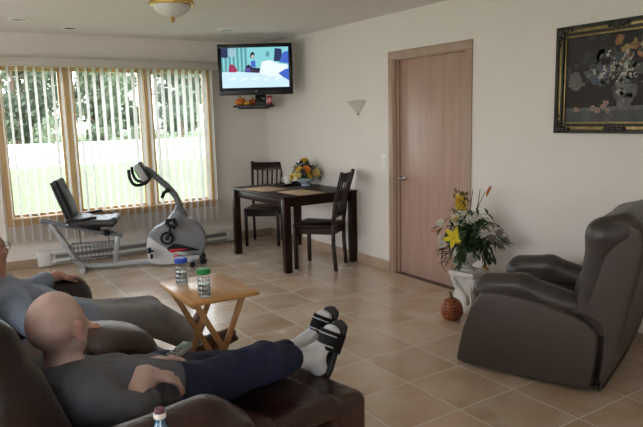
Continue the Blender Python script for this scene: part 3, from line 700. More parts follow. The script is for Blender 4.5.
b = B(); b.lathe([(.001, 0), (.036, 0), (.041, .006), (.042, .095), (.04, .097), (.037, .095), (.036, .01), (.001, .008)], 24); b.obj('cup', WPLAS, mg)
b = B(); b.tube([(.04*math.cos(2.4)+.0, .04*math.sin(2.4), .075), (-.055, .045, .075), (-.062, .05, .05), (-.052, .042, .026), (-.03, .027, .022)], .005, 8); b.obj('handle', WPLAS, mg)

# flowers ---------------------------------------------------------------
GRN = translucent('foliage_green', (54, 78, 44), .2); GRN2 = translucent('foliage_olive', (92, 100, 58), .2); STEM = M('stem_green', (72, 84, 46), .6)
PET = {k: translucent('petal_'+k, c, .25) for k, c in dict(yellow=(226, 190, 62), cream=(232, 212, 140), orange=(226, 134, 36), white=(212, 209, 198), purple=(84, 64, 84), lily=(236, 214, 40)).items()}
def rose(b, c, d, r, R):
    d = Vector(d).normalized(); s = d.orthogonal().normalized(); q = d.cross(s); c = Vector(c)
    for ring, (n, op, L) in enumerate(((4, .25, .6), (6, .7, .85), (8, 1.15, 1.0))):
        for k in range(n):
            a = 2*PI*k/n+ring*.5; o = s*math.cos(a)+q*math.sin(a)
            b.leaf(c+o*r*.1, d*math.cos(op)+o*math.sin(op), r*L, r*.85, .25, up=d)
    b.ball(c+d*r*.25, r*.3, 8)
def bouquet(t, R, c, spread, hgt, specs, nleaf, leaf=(.06, .025), fol=GRN):
    fl = B(); fl.raw = True
    for k in range(nleaf):
        a = R.uniform(0, 2*PI); e = R.uniform(.05, 1.35); d = Vector((math.cos(a)*math.cos(e), math.sin(a)*math.cos(e), math.sin(e)))
        p = Vector(c)+Vector((d.x*spread, d.y*spread, d.z*hgt))*R.uniform(.25, .95)
        fl.leaf(p, d+Vector((R.gauss(0, .5), R.gauss(0, .5), R.gauss(0, .5))), leaf[0]*R.uniform(.6, 1.4), leaf[1]*R.uniform(.7, 1.3), .4)
    for k in range(18):
        a = R.uniform(0, 2*PI); e = R.uniform(.3, 1.4); d = Vector((math.cos(a)*math.cos(e)*spread, math.sin(a)*math.cos(e)*spread, math.sin(e)*hgt)); fl.tube([Vector(c)*1-Vector((0, 0, .03)), Vector(c)+d*.5, Vector(c)+d*.9], .0025, 5)
    fl.obj('foliage', fol, t)
    for (kind, x, y, z, r) in specs:
        b = B(); b.raw = True; d = Vector((x, y, z-.0)).normalized(); rose(b, Vector(c)+Vector((x*spread, y*spread, z*hgt)), d+Vector((-.15, -.2, .1)), r, R)
        b.obj('blossom', PET[kind], t)
R = random.Random(11)
bq = thing('flower_bowl', 'pale blue bowl of yellow and orange flowers on the dining table', 'flower arrangement', (-.175, -1.18, Tz))
b = B(); b.lathe([(.001, 0), (.05, 0), (.052, .012), (.045, .02), (.075, .04), (.105, .07), (.115, .095), (.11, .097), (.1, .075), (.07, .045), (.001, .04)], 28); b.obj('bowl', M('pale_blue_china', (186, 198, 212), .25, var=.08, scale=25), bq)
sp = [('yellow', -.1, -.1, 1.0, .042), ('yellow', .1, .0, .85, .04), ('orange', -.25, -.55, .5, .048), ('cream', .35, -.75, .28, .055), ('cream', -.75, -.3, .22, .05), ('yellow', -.85, .2, .1, .045), ('yellow', -.6, -.25, .5, .042), ('yellow', -.1, -.75, .2, .035),
      ('purple', -.5, -.5, .42, .038), ('purple', .15, -.4, .6, .03), ('cream', .55, -.3, .35, .045), ('yellow', .8, -.1, .3, .04), ('yellow', .3, .3, .7, .035), ('cream', .85, .4, .15, .04), ('orange', .0, .6, .5, .04), ('yellow', -.4, .5, .55, .04), ('purple', -.3, .0, .85, .03)]
bouquet(bq, R, (0, 0, .085), .17, .2, sp, 260, (.055, .022))

# ------------------------------------------------------------------ exercise bike
bk = thing('exercise_bike', 'silver and grey recumbent exercise bike in front of the window', 'exercise bike', (-2.47, -.432, 0), math.radians(-20))
def bt(nm, pts, r, mat, seg=10, flat=None):
    b = B(); b.tube(pts, r, seg, flat=flat); return b.obj(nm, mat, bk)
def smooth_pts(pts, n=6):
    out = []; P_ = [Vector(p) for p in pts]
    for i in range(len(P_)-1):
        p0, p1, p2, p3 = P_[max(i-1, 0)], P_[i], P_[i+1], P_[min(i+2, len(P_)-1)]
        for k in range(n):
            t = k/n; out.append(.5*((2*p1)+(-p0+p2)*t+(2*p0-5*p1+4*p2-p3)*t*t+(-p0+3*p1-3*p2+p3)*t**3))
    return out+[P_[-1]]
bt('main_tube', smooth_pts([(-.275, 0, .51), (-.15, 0, .29), (-.06, 0, .12), (.0, 0, .055), (.1, 0, .035), (.35, 0, .035), (.8, 0, .04)], 5), .03, SILV, 12)
bt('seat_rail', [(-.36, 0, .545), (.42, 0, .34)], .028, GRYP, 12)
b = B(); b.bar((.375, 0, .35), (.325, 0, .05), .05, .045, .008); b.obj('seat_post', SILV, bk)
for (s, nm) in ((.02, 'rear_stabilizer'), (1.12, 'front_stabilizer')):
    w_ = .15 if s < 1 else .24; b = B(); b.tube([(s, -w_, .03), (s, w_, .03)], .025, 12)
    for e in (-1, 1): b.cyl((s, e*(w_-.01), .03), (s, e*(w_+.02), .03), .029, seg=14, mi=0 if s < 1 else 1)
    b.obj(nm, [SILV, BLK], bk)
# flywheel housing
hp = [(.69, .06), (.665, .2), (.69, .33), (.76, .41), (.87, .465), (.95, .56), (1.04, .575), (1.1, .5), (1.17, .46), (1.25, .37), (1.285, .25), (1.25, .13), (1.17, .05), (.95, .022), (.78, .025)]
XZ = Matrix(((1, 0, 0, 0), (0, 0, 1, 0), (0, 1, 0, 0), (0, 0, 0, 1)))
def sm2(p, n=4): return [(v.x, v.y) for v in smooth_pts([(a, c, 0) for a, c in p+[p[0]]], n)[:-1]]
b = B(); b.prism(sm2(hp), .2, .03, Matrix.Translation((0, -.1, 0)) @ XZ, seg=3); b.obj('flywheel_housing', M('housing_grey', (118, 120, 125), .4, var=.03), bk)
lp = [(.685, .05), (.66, .2), (.69, .325), (.76, .27), (.85, .2), (1.0, .14), (1.16, .1), (1.2, .07), (1.13, .035), (.95, .018), (.78, .02)]
b = B(); b.prism(sm2(lp), .012, .004, Matrix.Translation((0, -.108, 0)) @ XZ); b.obj('white_side_panel', M('housing_white', (200, 201, 203), .35), bk)
b = B(); b.prism(sm2([(.86, .19), (.95, .235), (1.07, .2), (1.2, .15), (1.12, .15), (.98, .15), (.9, .155)]), .006, .001, Matrix.Translation((0, -.113, 0)) @ XZ); b.obj('black_swoosh', BLK, bk)
b = B(); b.prism(sm2([(.87, .17), (.93, .18), (1.02, .178), (1.08, .17), (.98, .155), (.92, .14)]), .006, .001, Matrix.Translation((0, -.1155, 0)) @ XZ); b.obj('red_swoosh', M('swoosh_red', (176, 32, 44), .4), bk)
b = B(); b.cyl((.955, -.108, .105), (.955, -.116, .105), .026, seg=24); b.obj('logo_disc', M('logo_red', (180, 36, 46), .4), bk)
b = B(); b.tube([(.968, -.117, .118), (.95, -.117, .12), (.944, -.117, .11), (.962, -.117, .1), (.966, -.117, .09), (.944, -.117, .088)], .004, 6); b.obj('logo_mark', WPLAS, bk)
cu = bpy.data.curves.new('maker_lettering', 'FONT'); cu.body = 'SCHWINN'; cu.size = .036; cu.extrude = .002; cu.align_y = 'CENTER'
o = bpy.data.objects.new('maker_lettering', cu); C.objects.link(o); dg = bpy.context.evaluated_depsgraph_get(); me = bpy.data.meshes.new_from_object(o.evaluated_get(dg)); bpy.data.objects.remove(o)
me.materials.append(BLK); o = bpy.data.objects.new('maker_lettering', me); C.objects.link(o); o.parent = bk
o.matrix_local = Matrix.Translation((.99, -.117, .105)) @ Matrix.Rotation(PI/2, 4, 'X')
# crank + pedals
b = B(); b.cyl((.875, -.1, .3), (.875, -.125, .3), .07, seg=28); b.cyl((.875, -.125, .3), (.875, -.13, .3), .045, seg=24, mi=1); b.cyl((.875, -.13, .3), (.875, -.136, .3), .02, seg=16); b.obj('crank_disc', [BLK, GRYP], bk)
for s, (ex, ez) in ((-1, (.925, .44)), (1, (.82, .17))):
    b = B(); b.bar((.875, s*.145, .3), (ex, s*.145, ez), .03, .016, .004, up=(0, 1, 0)); b.obj('crank_arm', BLKM, bk)
    b = B(); b.box((ex, s*.205, ez), (.1, .09, .03), .008, (0, .4, 0)); b.tube([(ex-.05, s*.2, ez+.01), (ex-.03, s*.2, ez+.06), (ex+.03, s*.2, ez+.07), (ex+.055, s*.2, ez+.0)], .012, 6, flat=2.2); b.obj('pedal', BLK, bk)
# mast + console
bt('mast', smooth_pts([(1.04, 0, .52), (1.02, 0, .62), (.99, 0, .72), (.92, 0, .82), (.83, 0, .91), (.74, 0, 1.0), (.68, 0, 1.03)], 4), .042, GRYP, 12, flat=.8)
b = B(); b.prism(sm2([(.955, .56), (.965, .47), (1.1, .44), (1.1, .52), (1.06, .6), (1.03, .64), (.985, .63)]), .09, .015, Matrix.Translation((0, -.045, 0)) @ XZ); b.obj('mast_collar', GRYP, bk)
Rc = Euler((0, math.radians(-28), 0)).to_matrix()
b = B(); b.box((.655, 0, 1.0), (.075, .3, .2), .03, Rc, seg=3); b.obj('console_housing', M('console_silver', (176, 178, 182), .35, var=.03), bk)
b = B(); b.box((.69, 0, 1.01), (.03, .26, .21), .012, Rc); b.obj('console_back', BLKM, bk)
b = B(); b.box((.612, 0, .985), (.006, .18, .1), .002, Rc); b.obj('console_screen', M('lcd_grey', (70, 78, 70), .15), bk)
for s in (-1, 1):
    b = B(); b.tube(smooth_pts([(.74, s*.05, .93), (.69, s*.16, .89), (.6, s*.22, .885), (.555, s*.225, .95), (.545, s*.21, 1.04)], 4), .017, 10); b.obj('handlebar', BLK, bk)
b = B(); b.tube([(.905, -.03, .79), (.87, -.06, .775), (.845, -.07, .72)], .02, 8); b.cyl((.91, -.03, .80), (.91, -.075, .80), .028); b.obj('bottle_cage', BLK, bk)
# seat
b = B(); b.bm.free(); blob('seat_cushion', [rbx((.15, 0, .525), (.235, .21, .03), .028, Euler((0, .06, 0)).to_matrix()), ell((.02, 0, .56), (.1, .17, .02), None, .05), cap((.36, -.15, .53), (.36, .15, .53), .03, k=.04)], .012, M('bike_vinyl', (66, 66, 70), .35, var=.1, bump=.15), bk)
b = B(); b.box((.13, 0, .486), (.46, .34, .02), .006, (0, .06, 0)); b.box((.1, 0, .455), (.22, .09, .05), .006, (0, .26, 0)); b.obj('seat_pan', BLK, bk)
blob('back_cushion', [rbx((-.105, 0, .76), (.03, .19, .21), .028, Euler((0, math.radians(-18), 0)).to_matrix()), ell((-.075, 0, .72), (.03, .15, .14), Euler((0, math.radians(-18), 0)).to_matrix(), .05)], .012, BLKM, bk)
b = B(); b.box((-.145, 0, .75), (.02, .36, .4), .008, (0, math.radians(-18), 0)); b.bar((-.03, -.1, .47), (-.2, -.1, .9), .03, .03, .004); b.bar((-.03, .1, .47), (-.2, .1, .9), .03, .03, .004); b.obj('back_frame', M('bike_dark_grey', (84, 86, 90), .4), bk)
for s in (-1, 1): bt('side_grip', smooth_pts([(-.08, s*.2, .55), (.02, s*.25, .56), (.15, s*.255, .575), (.21, s*.255, .58)], 4), .014, BLK, 8)
b = B(); b.cyl((.27, -.05, .385), (.27, .05, .385), .035); b.ball((.27, -.07, .385), .022, 10); b.obj('adjust_knob', BLK, bk)
# wire basket under the seat
b = B()
for z, e in ((.27, 0), (.255, 0), (.12, .03)): b.tube([(-.1+e, -.11+e, z), (.32-e, -.11+e, z), (.32-e, .11-e, z), (-.1+e, .11-e, z), (-.1+e, -.11+e, z)], .0045, 6)
for k in range(11):
    x = -.09+.04*k
    for s in (-1, 1): b.tube([(x, s*.11, .27), (x, s*.085, .12)], .003, 5)
    b.tube([(x, -.085, .12), (x, .085, .12)], .003, 5)
b.tube([(.0, 0, .28), (.0, 0, .44)], .006, 6); b.tube([(.28, 0, .27), (.28, 0, .36)], .006, 6)
b.obj('wire_basket', M('wire_grey', (92, 94, 98), .4, .4), bk)
b = B(); b.cyl((1.235, -.16, .035), (1.235, -.1, .035), .035, seg=18); b.cyl((1.235, .1, .035), (1.235, .16, .035), .035, seg=18); b.bar((1.235, -.1, .035), (1.235, .1, .035), .03, .03); b.obj('transport_wheel', BLK, bk)
b = B(); b.box((.69, -.2, .2), (.04, .05, .06), .01); b.box((.71, -.17, .13), (.03, .05, .05), .01); b.bar((.69, -.18, .2), (.72, -.12, .17), .02, .02); b.obj('pedal_strap', BLK, bk)

# ------------------------------------------------------------------ folding tray table
tt = thing('tray_table', 'small folding wooden tray table with crossed legs', 'tray table', (-2.578, -4.12, 0), math.radians(-1))
b = B(); b.prism([(-.182, -.24), (.182, -.24), (.182, .24), (-.182, .24)], .022, .005, Matrix.Translation((0, 0, .638))); b.obj('tabletop', TRAYW, tt)
for s in (-1, 1):
    y = s*.2
    b = B(); b.bar((-.135, y, .632), (.185, y, .004), .029, .018, .003, up=(0, 1, 0)); b.obj('leg', TRAYL, tt)
    b = B(); b.bar((.115, y-s*.022, .632), (-.15, y-s*.022, .004), .029, .018, .003, up=(0, 1, 0)); b.obj('leg', TRAYL, tt)
for (x, z, w) in ((.143, .085, .2), (-.115, .085, .178)):
    b = B(); b.bar((x, -w, z), (x, w, z), .03, .016, .002); b.obj('stretcher', TRAYL, tt)
for x, w in ((-.14, .19), (.12, .165)):
    b = B(); b.bar((x, -w, .624), (x, w, .624), .02, .025, .002); b.obj('top_rail', TRAYL, tt)
JAR = glassy('clear_jar', (236, 240, 240), .14, .04); WTR = glassy('jar_water', (214, 222, 222), .08, .06)
def jar(p, capm, label):
    t = thing('water_jar', label, 'bottle', p, 0, 'lidded clear bottles on the tray table'); t.scale = (.88, .88, .87)
    b = B(); pr = [(.001, 0), (.03, 0), (.035, .006)]
    for k in range(4):
        z = .012+.027*k; pr += [(.037, z), (.038, z+.008), (.037, z+.017), (.033, z+.022), (.033, z+.0245)]
    pr += [(.036, .122), (.032, .13), (.03, .136)]
    b.lathe(pr, 28, cap=False); b.obj('bottle_body', JAR, t)
    b = B(); b.lathe([(.001, .002), (.031, .004), (.034, .02), (.031, .035), (.034, .05), (.031, .062), (.033, .075), (.001, .076)], 24); b.obj('water', WTR, t)
    b = B(); b.lathe([(.034, .132), (.037, .134), (.037, .158), (.034, .162), (.001, .163)], 28)
    for k in range(28): b.box((.037*math.cos(k*2*PI/28), .037*math.sin(k*2*PI/28), .146), (.003, .003, .022), 0, (0, 0, k*2*PI/28))
    b.obj('screw_lid', capm, t)
jar((-2.665, -3.985, .66), M('lid_blue', (44, 84, 196), .4), 'clear ribbed bottle with a blue lid on the tray table')
jar((-2.66, -4.285, .66), M('lid_green', (38, 138, 62), .4), 'clear ribbed bottle with a green lid on the tray table')

# ------------------------------------------------------------------ grey recliner
ra = math.radians(110.3)
rc = thing('recliner', 'grey-brown leather rocker recliner standing by the white wall', 'recliner', (-1.144, -4.476, 0), ra)
# local x = forward, local y: visible outer side at y=0, chair extends to y=-.78
RW = .78
YR = Matrix(((1, 0, 0, 0), (0, 0, 1, 0), (0, 1, 0, 0), (0, 0, 0, 1)))
side = [(.0, .03), (-.012, .09), (-.04, .232), (-.09, .38), (-.155, .482), (-.3, .492), (-.45, .475), (-.62, .44), (-.74, .40), (-.80, .35), (-.805, .25), (-.79, .12), (-.775, .035), (-.72, .02), (-.3, .012), (-.06, .015)]
for y0 in (-.13, -RW):
    b = B(); b.prism(side, .13, .018, Matrix.Translation((0, y0, 0)) @ YR, seg=3); b.obj('side_panel', GLEA, rc)
for y in (-.115, -RW+.115):
    blob('arm_pad', [cap((-.17, y, .495), (-.36, y, .52), .078, .075, .03), cap((-.36, y, .515), (-.66, y, .45), .075, .07, .03), rbx((-.4, y, .46), (.25, .075, .045), .04), cap((-.14, y-.035, .47), (-.14, y+.03, .47), .062, k=.03)], .012, GLEAD, rc)
blob('seat_cushion', [rbx((-.38, -RW/2, .37), (.3, .26, .08), .06, Euler((0, -.08, 0)).to_matrix()), cap((-.12, -RW/2-.2, .38), (-.12, -RW/2+.2, .38), .075, k=.04)], .014, GLEAD, rc)
blob('footrest', [rbx((-.095, -RW/2, .235), (.045, .245, .185), .035, Euler((0, math.radians(-16), 0)).to_matrix())], .014, GLEAD, rc)
b = B(); b.box((-.4, -RW/2, .12), (.66, .48, .18), .01); b.obj('underframe', M('recliner_black', (30, 28, 27), .7), rc)
tl = Euler((0, math.radians(-17), 0)).to_matrix()
yc = -RW/2
bprof = [(-.665, .42), (-.70, .58), (-.735, .76), (-.77, .88), (-.83, .955), (-.91, .965), (-.975, .93), (-1.0, .84), (-.985, .70), (-.94, .48), (-.895, .22), (-.83, .04), (-.79, .05), (-.80, .25), (-.79, .38)]
b = B(); b.prism(sm2(bprof, 4), .72, .03, Matrix.Translation((0, yc-.36, 0)) @ YR, seg=3); b.obj('backrest', GLEA, rc)
blob('back_cushion', [ell((-.70, yc, .54), (.09, .27, .14), tl, .03), ell((-.745, yc, .71), (.09, .28, .13), tl, .03), rbx((-.765, yc, .63), (.06, .27, .24), .05, tl, .03)], .014, GLEAD, rc)
blob('head_roll', [cap((-.80, yc-.28, .865), (-.80, yc+.28, .865), .09, k=.05), cap((-.89, yc-.28, .90), (-.89, yc+.28, .90), .09, k=.05), cap((-.795, yc+.295, .86), (-.735, yc+.295, .5), .078, .066, .06), cap((-.795, yc-.295, .86), (-.735, yc-.295, .5), .078, .066, .06)], .014, GLEAD, rc)
b = B(); b.box((-.42, -.03-RW/2+.03, .0165), (.6, .6, .03), .01); b.obj('rocker_base', M('rocker_wood', (60, 46, 36), .6), rc)

# ------------------------------------------------------------------ pedestal, arrangement, pumpkin
px_, py_ = -.28, -3.75
PLAS = M('white_plaster', (222, 220, 214), .55, var=.05, scale=14, bump=.25, bscale=40)
pd = thing('plant_pedestal', 'white plaster pedestal with draped relief beside the door', 'pedestal', (px_, py_, 0), math.radians(12))
b = B()
PS = .72
def sq_loft(prof, tw=0, n=8):
    rings = []
    for s, z, fl in prof:
        rg = []
        for k in range(4*n):
            a = k/(4*n)*4; e = int(a); t = a-e; c = [(-1, -1), (1, -1), (1, 1), (-1, 1), (-1, -1)]
            x = c[e][0]+(c[e+1][0]-c[e][0])*t; y = c[e][1]+(c[e+1][1]-c[e][1])*t
            w = 1+fl*math.sin(t*PI*5+z*26)
            rg.append(b.bm.verts.new((x*s*w*PS, y*s*w*PS, z)))
        rings.append(rg)
    for p, q in zip(rings, rings[1:]):
        for k in range(4*n): b.bm.faces.new((p[k], p[(k+1) % (4*n)], q[(k+1) % (4*n)], q[k]))
    b.bm.faces.new(rings[0][::-1]); b.bm.faces.new(rings[-1])
sq_loft([(.15, 0, 0), (.15, .03, 0), (.135, .045, 0), (.118, .07, .05), (.105, .12, .07), (.1, .17, .07), (.105, .22, .07), (.118, .26, .05), (.135, .275, 0), (.15, .285, 0), (.15, .315, 0), (.001, .316, 0)], n=12)
b.obj('pillar', PLAS, pd, sharp=50)
for s in range(4):
    b = B(); a = s*PI/2
    b.tube(smooth_pts([(-.08, -.095, .27), (-.05, -.088, .2), (.01, -.085, .14), (.055, -.092, .06)], 5), [.018, .02, .02, .02, .02, .022, .022, .022, .022, .022, .022, .022, .022, .02, .016, .01], 8)
    b.obj('drape', PLAS, pd, mx=Matrix.Rotation(a, 4, 'Z'))
fa = thing('flower_arrangement', 'tall arrangement of lilies and white flowers in a white urn on the pedestal', 'flower arrangement', (px_, py_, .316))
b = B(); b.lathe([(.001, 0), (.055, 0), (.058, .01), (.035, .025), (.03, .045), (.05, .06), (.085, .09), (.1, .125), (.105, .15), (.098, .155), (.085, .13), (.001, .1)], 32)
for k in range(14): a = 2*PI*k/14; b.ball((.098*math.cos(a), .098*math.sin(a), .14), (.022, .022, .03), 8)
b.obj('urn', PLAS, fa)
for (x, y) in ((-.05, .09), (.075, -.11)):
    b = B()
    for k in range(6): b.ball((x+.02*math.cos(k), y+.02*math.sin(k*1.7), .01+.006*k), .014, 6)
    b.obj('gold_berries', M('gold_berry', (176, 140, 70), .4, .3), fa)
R = random.Random(4)
fl = B(); fl.raw = True
# view-facing axes: r along the picture, used only to lay stems out around the urn
ax = Vector((.3, -.95, 0)).normalized()
def q3(a, z, dpt=0): return Vector((ax.x*a-ax.y*-dpt*0+dpt*-.95*0, ax.y*a, z)) + Vector((-.95, -.3, 0))*dpt
for k in range(360):
    a = R.gauss(0, .08); z = .19+abs(R.gauss(.08, .1)); dp = max(-.1, min(.16, R.gauss(.01, .075)))
    d = Vector((R.gauss(0, .7), R.gauss(0, .7), R.gauss(.1, .7)))
    fl.leaf(q3(a, z, dp), d, R.uniform(.05, .11), R.uniform(.02, .04), R.uniform(.1, .7))
for (a, z, d) in ((-.2, .12, .05), (.28, .2, .02), (.2, .1, .06), (-.14, .05, .08), (.1, .08, -.1), (.0, .1, .12), (.05, .13, .14)):
    for k in range(18): fl.leaf(q3(a*R.uniform(.5, 1), z+R.gauss(0, .03)+.05, d+R.gauss(0, .03)), q3(a, R.uniform(-.2, .1), d), R.uniform(.05, .09), .025, .5)
fl.obj('foliage', GRN, fa)
st = B()
for pts in ([(0, .15, 0), (-.05, .45, .0), (-.06, .6, .01)], [(0, .15, 0), (.06, .45, 0), (.13, .62, 0)], [(0, .15, 0), (.02, .45, .02), (.04, .63, .02)], [(0, .15, 0), (.18, .38, 0), (.33, .3, .02)], [(0, .15, 0), (.2, .3, .02), (.24, .18, .04)], [(0, .15, 0), (-.16, .25, .04), (-.2, .05, .06), (-.16, -.03, .06)], [(0, .15, 0), (.07, .5, 0), (.09, .64, 0)]):
    p = smooth_pts([q3(a, z, d) for a, z, d in pts], 5); st.tube(p, [.005*(1-.6*i/len(p)) for i in range(len(p))], 6)
st.obj('twigs', M('twig_brown', (84, 62, 48), .7), fa)
def petals(b, c, d, n, L, W, op, bend=.3):
    d = Vector(d).normalized(); s = d.orthogonal().normalized(); q = d.cross(s)
    for k in range(n):
        a = 2*PI*k/n; o = s*math.cos(a)+q*math.sin(a); b.leaf(Vector(c), d*math.cos(op)+o*math.sin(op), L, W, bend, up=d)
tocam = Vector((-.72, -.66, .2))
b = B(); b.raw = True; petals(b, q3(-.055, .27, .13), tocam+Vector((0, 0, .1)), 6, .085, .04, 1.15); b.ball(q3(-.055, .27, .14), .01, 6); o = b.obj('lily', PET['lily'], fa); o['label'] = 'open yellow lily'
b = B(); b.raw = True; petals(b, q3(-.05, .38, .1), (-.3, .2, .8), 6, .07, .035, .5); b.obj('lily', PET['cream'], fa)
for (a, z, d, r) in ((-.06, .4, .06, .055), (-.03, .43, .05, .045), (.08, .43, .05, .045), (.05, .41, .07, .04), (-.21, .36, .06, .03), (-.17, .2, .1, .03), (-.19, .24, .08, .025), (.15, .31, .08, .035), (-.02, .08, .12, .045), (.04, .085, .12, .04)):
    b = B(); b.raw = True; rose(b, q3(a, z, d), tocam+Vector((R.gauss(0, .2), R.gauss(0, .2), .3)), r, R); o = b.obj('white_blossom', PET['white'], fa)
for (a, z, d, dirv) in ((.15, .58, .02, (.0, -.4, .8)), (-.19, .29, .07, (-.3, .8, .0))):
    b = B(); b.raw = True
    for k in range(5): b.leaf(q3(a, z, d), Vector(dirv)+Vector((R.gauss(0, .12), R.gauss(0, .12), R.gauss(0, .12))), .1, .022, .05)
    o = b.obj('orange_bloom', translucent('petal_apricot', (206, 128, 72), .2), fa)
b = B(); b.raw = True
for k in range(60): b.leaf(q3(-.055+R.gauss(0, .025), R.uniform(.44, .6), R.gauss(0, .02)), (R.gauss(0, .6), R.gauss(0, .6), 1), .05, .02, .2)
b.obj('olive_spray', M('spray_olive', (128, 108, 60), .7), fa)
b = B(); b.raw = True
for k in range(36): b.leaf(q3(-.06+R.gauss(0, .02), R.uniform(.44, .56), .04+R.gauss(0, .02)), (R.gauss(0, .6), R.gauss(0, .6), 1), .05, .025, .2)
b.obj('yellow_spray', PET['yellow'], fa)
for (a, z, d) in ((.26, .32, .03), (.31, .27, .03), (.22, .27, .05), (.27, .25, .04)):
    b = B(); b.raw = True; petals(b, q3(a, z, d), tocam, 7, .035, .018, 1.2); b.obj('grey_flower', M('flower_greybrown', (96, 86, 78), .7), fa)
PKM = M('carved_wood_orange', (146, 78, 46), .42, var=.35, scale=18, bump=.3, bscale=40)
pk = gourd('pumpkin', 'carved reddish-brown wooden pumpkin on the tile floor by the pedestal', (-.56, -3.86, 0), .085, (PKM, STALK), None, 1.25, 8)
b = B()
for k in range(5):
    for s in (-1, 1):
        a = math.radians(215+s*22); z = .06+.025*k
        b.box((.083*math.cos(a), .083*math.sin(a), z), (.006, .022, .008), .002, (0, .0, a))
o = b.obj('carved_slot', M('carved_dark', (50, 26, 16), .7), pk); o.rotation_euler = (0, 0, -pk.rotation_euler.z)

# ------------------------------------------------------------------ reclining loveseat (local x forward, y towards window)
SA = math.radians(12); SO = Vector((-3.443, -4.977, 0))
sf = thing('reclining_loveseat', 'brown leather reclining loveseat with a padded middle console', 'loveseat', SO, SA)
def Ry(d): return Euler((0, math.radians(d), 0)).to_matrix()
# near armrest
blob('armrest', [rbx((.09, -.44, .29), (.31, .105, .28), .08, None, .03), cap((-.02, -.44, .57), (.25, -.44, .57), .105, .105, .05), cap((.32, -.44, .51), (.345, -.44, .3), .1, .09, .05), cap((-.22, -.40, .56), (-.02, -.42, .53), .13, .11, .05)], .014, LEATH, sf)
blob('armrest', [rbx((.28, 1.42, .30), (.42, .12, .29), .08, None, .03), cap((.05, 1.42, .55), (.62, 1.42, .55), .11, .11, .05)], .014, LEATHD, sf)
blob('seat_cushion', [rbx((.24, 0, .28), (.42, .33, .14), .06, None, .03), cap((.5, -.25, .33), (.5, .25, .33), .08, k=.05)], .014, LEATH, sf)
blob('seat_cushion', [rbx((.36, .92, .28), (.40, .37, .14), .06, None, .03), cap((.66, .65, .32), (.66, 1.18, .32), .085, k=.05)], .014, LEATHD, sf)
blob('footrest', [rbx((.78, .01, .325), (.24, .32, .05), .04, Ry(4), .012), rbx((1.065, .01, .212), (.11, .325, .13), .05, None, .012)], .012, LEATH, sf)
b = B()
for s in (-1, 1): b.bar((.45, s*.24, .16), (.98, s*.24, .14), .03, .01)
b.obj('footrest_linkage', M('mechanism_steel', (60, 60, 62), .4, .8), sf)
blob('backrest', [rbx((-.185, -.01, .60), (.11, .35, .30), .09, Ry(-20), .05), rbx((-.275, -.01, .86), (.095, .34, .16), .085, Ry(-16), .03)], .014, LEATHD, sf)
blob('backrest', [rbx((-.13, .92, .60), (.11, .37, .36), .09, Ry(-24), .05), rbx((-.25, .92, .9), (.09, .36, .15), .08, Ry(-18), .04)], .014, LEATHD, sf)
blob('console', [rbx((.22, .45, .27), (.28, .13, .26), .05, None, .02), rbx((.1, .44, .56), (.16, .175, .09), .075, Ry(3), .012), rbx((.385, .43, .555), (.14, .175, .095), .08, Ry(11), .012), cap((.50, .33, .47), (.50, .53, .47), .07, .07, .03), ell((.1, .44, .615), (.16, .16, .065), None, .04), ell((.375, .43, .615), (.145, .16, .065), Ry(11), .04)], .011, LEATC, sf)
b = B(); b.box((.1, .44, .09), (.9, 1.9, .1), .02); b.box((-.1, .44, .3), (.3, 1.7, .4), .04); b.obj('base_frame', LEATHD, sf)
for (x, y) in ((-.2, -.42), (.45, -.42), (-.2, 1.3), (.45, 1.3)):
    b = B(); b.cyl((x, y, 0), (x, y, .05), .03); b.obj('foot', BLK, sf)

# ------------------------------------------------------------------ people
def basis(fwd, upv):
    f = Vector(fwd).normalized(); u = Vector(upv); l = u.cross(f).normalized(); u = f.cross(l); return Matrix((f, l, u)).transposed()
def head_prims(c, Rm, neck, nr=.056, sc_=1.0):
    c = Vector(c); T = lambda p: tuple(c+Rm @ (Vector(p)*sc_)); s_ = sc_
    RR = [list(r) for r in Rm]
    p = [ell(T((-.012, 0, .016)), (.101*s_, .079*s_, .094*s_), RR, .02), ell(T((.034, 0, -.05)), (.062*s_, .06*s_, .076*s_), RR, .03), cap(T((.068, -.01, -.108)), T((.068, .01, -.108)), .023*s_, k=.025),
         cap(T((-.008, 0, -.055)), tuple(neck), nr*.88, nr*1.05, .022)]
    for s in (-1, 1):
        p += [cap(T((.0, s*.05, -.062)), T((.062, s*.02, -.108)), .02*s_, k=.03), cap(T((.079, s*.012, .012)), T((.068, s*.045, .01)), .013*s_, k=.016), ell(T((.062, s*.042, -.038)), (.026*s_, .022*s_, .024*s_), RR, .03),
              sub(ell(T((.098, s*.031, -.008)), (.016*s_, .019*s_, .012*s_), RR, .012)), cap(T((.079, s*.024, -.008)), T((.076, s*.038, -.008)), .0125*s_, k=.006),
              ell(T((-.014, s*.085, -.018)), (.025*s_, .010*s_, .039*s_), [list(r) for r in (Rm @ Euler((s*.12, -.15, s*.45)).to_matrix())], .008), sub(ell(T((-.002, s*.099, -.014)), (.013*s_, .010*s_, .021*s_), RR, .006)),
              cap(T((-.002, s*.078, -.048)), T((.002, s*.076, -.052)), .008*s_, k=.008), cap(T((.102, s*.011, -.045)), T((.1, s*.012, -.046)), .009*s_, k=.01)]
    p += [cap(T((.088, 0, .002)), T((.113, 0, -.038)), .009*s_, .0135*s_, .014), cap(T((.09, -.02, -.071)), T((.09, .02, -.071)), .008*s_, k=.012), cap(T((.089, -.017, -.085)), T((.089, .017, -.085)), .009*s_, k=.012), sub(cap(T((.103, -.02, -.078)), T((.103, .02, -.078)), .0035*s_, k=.004))]
    return p
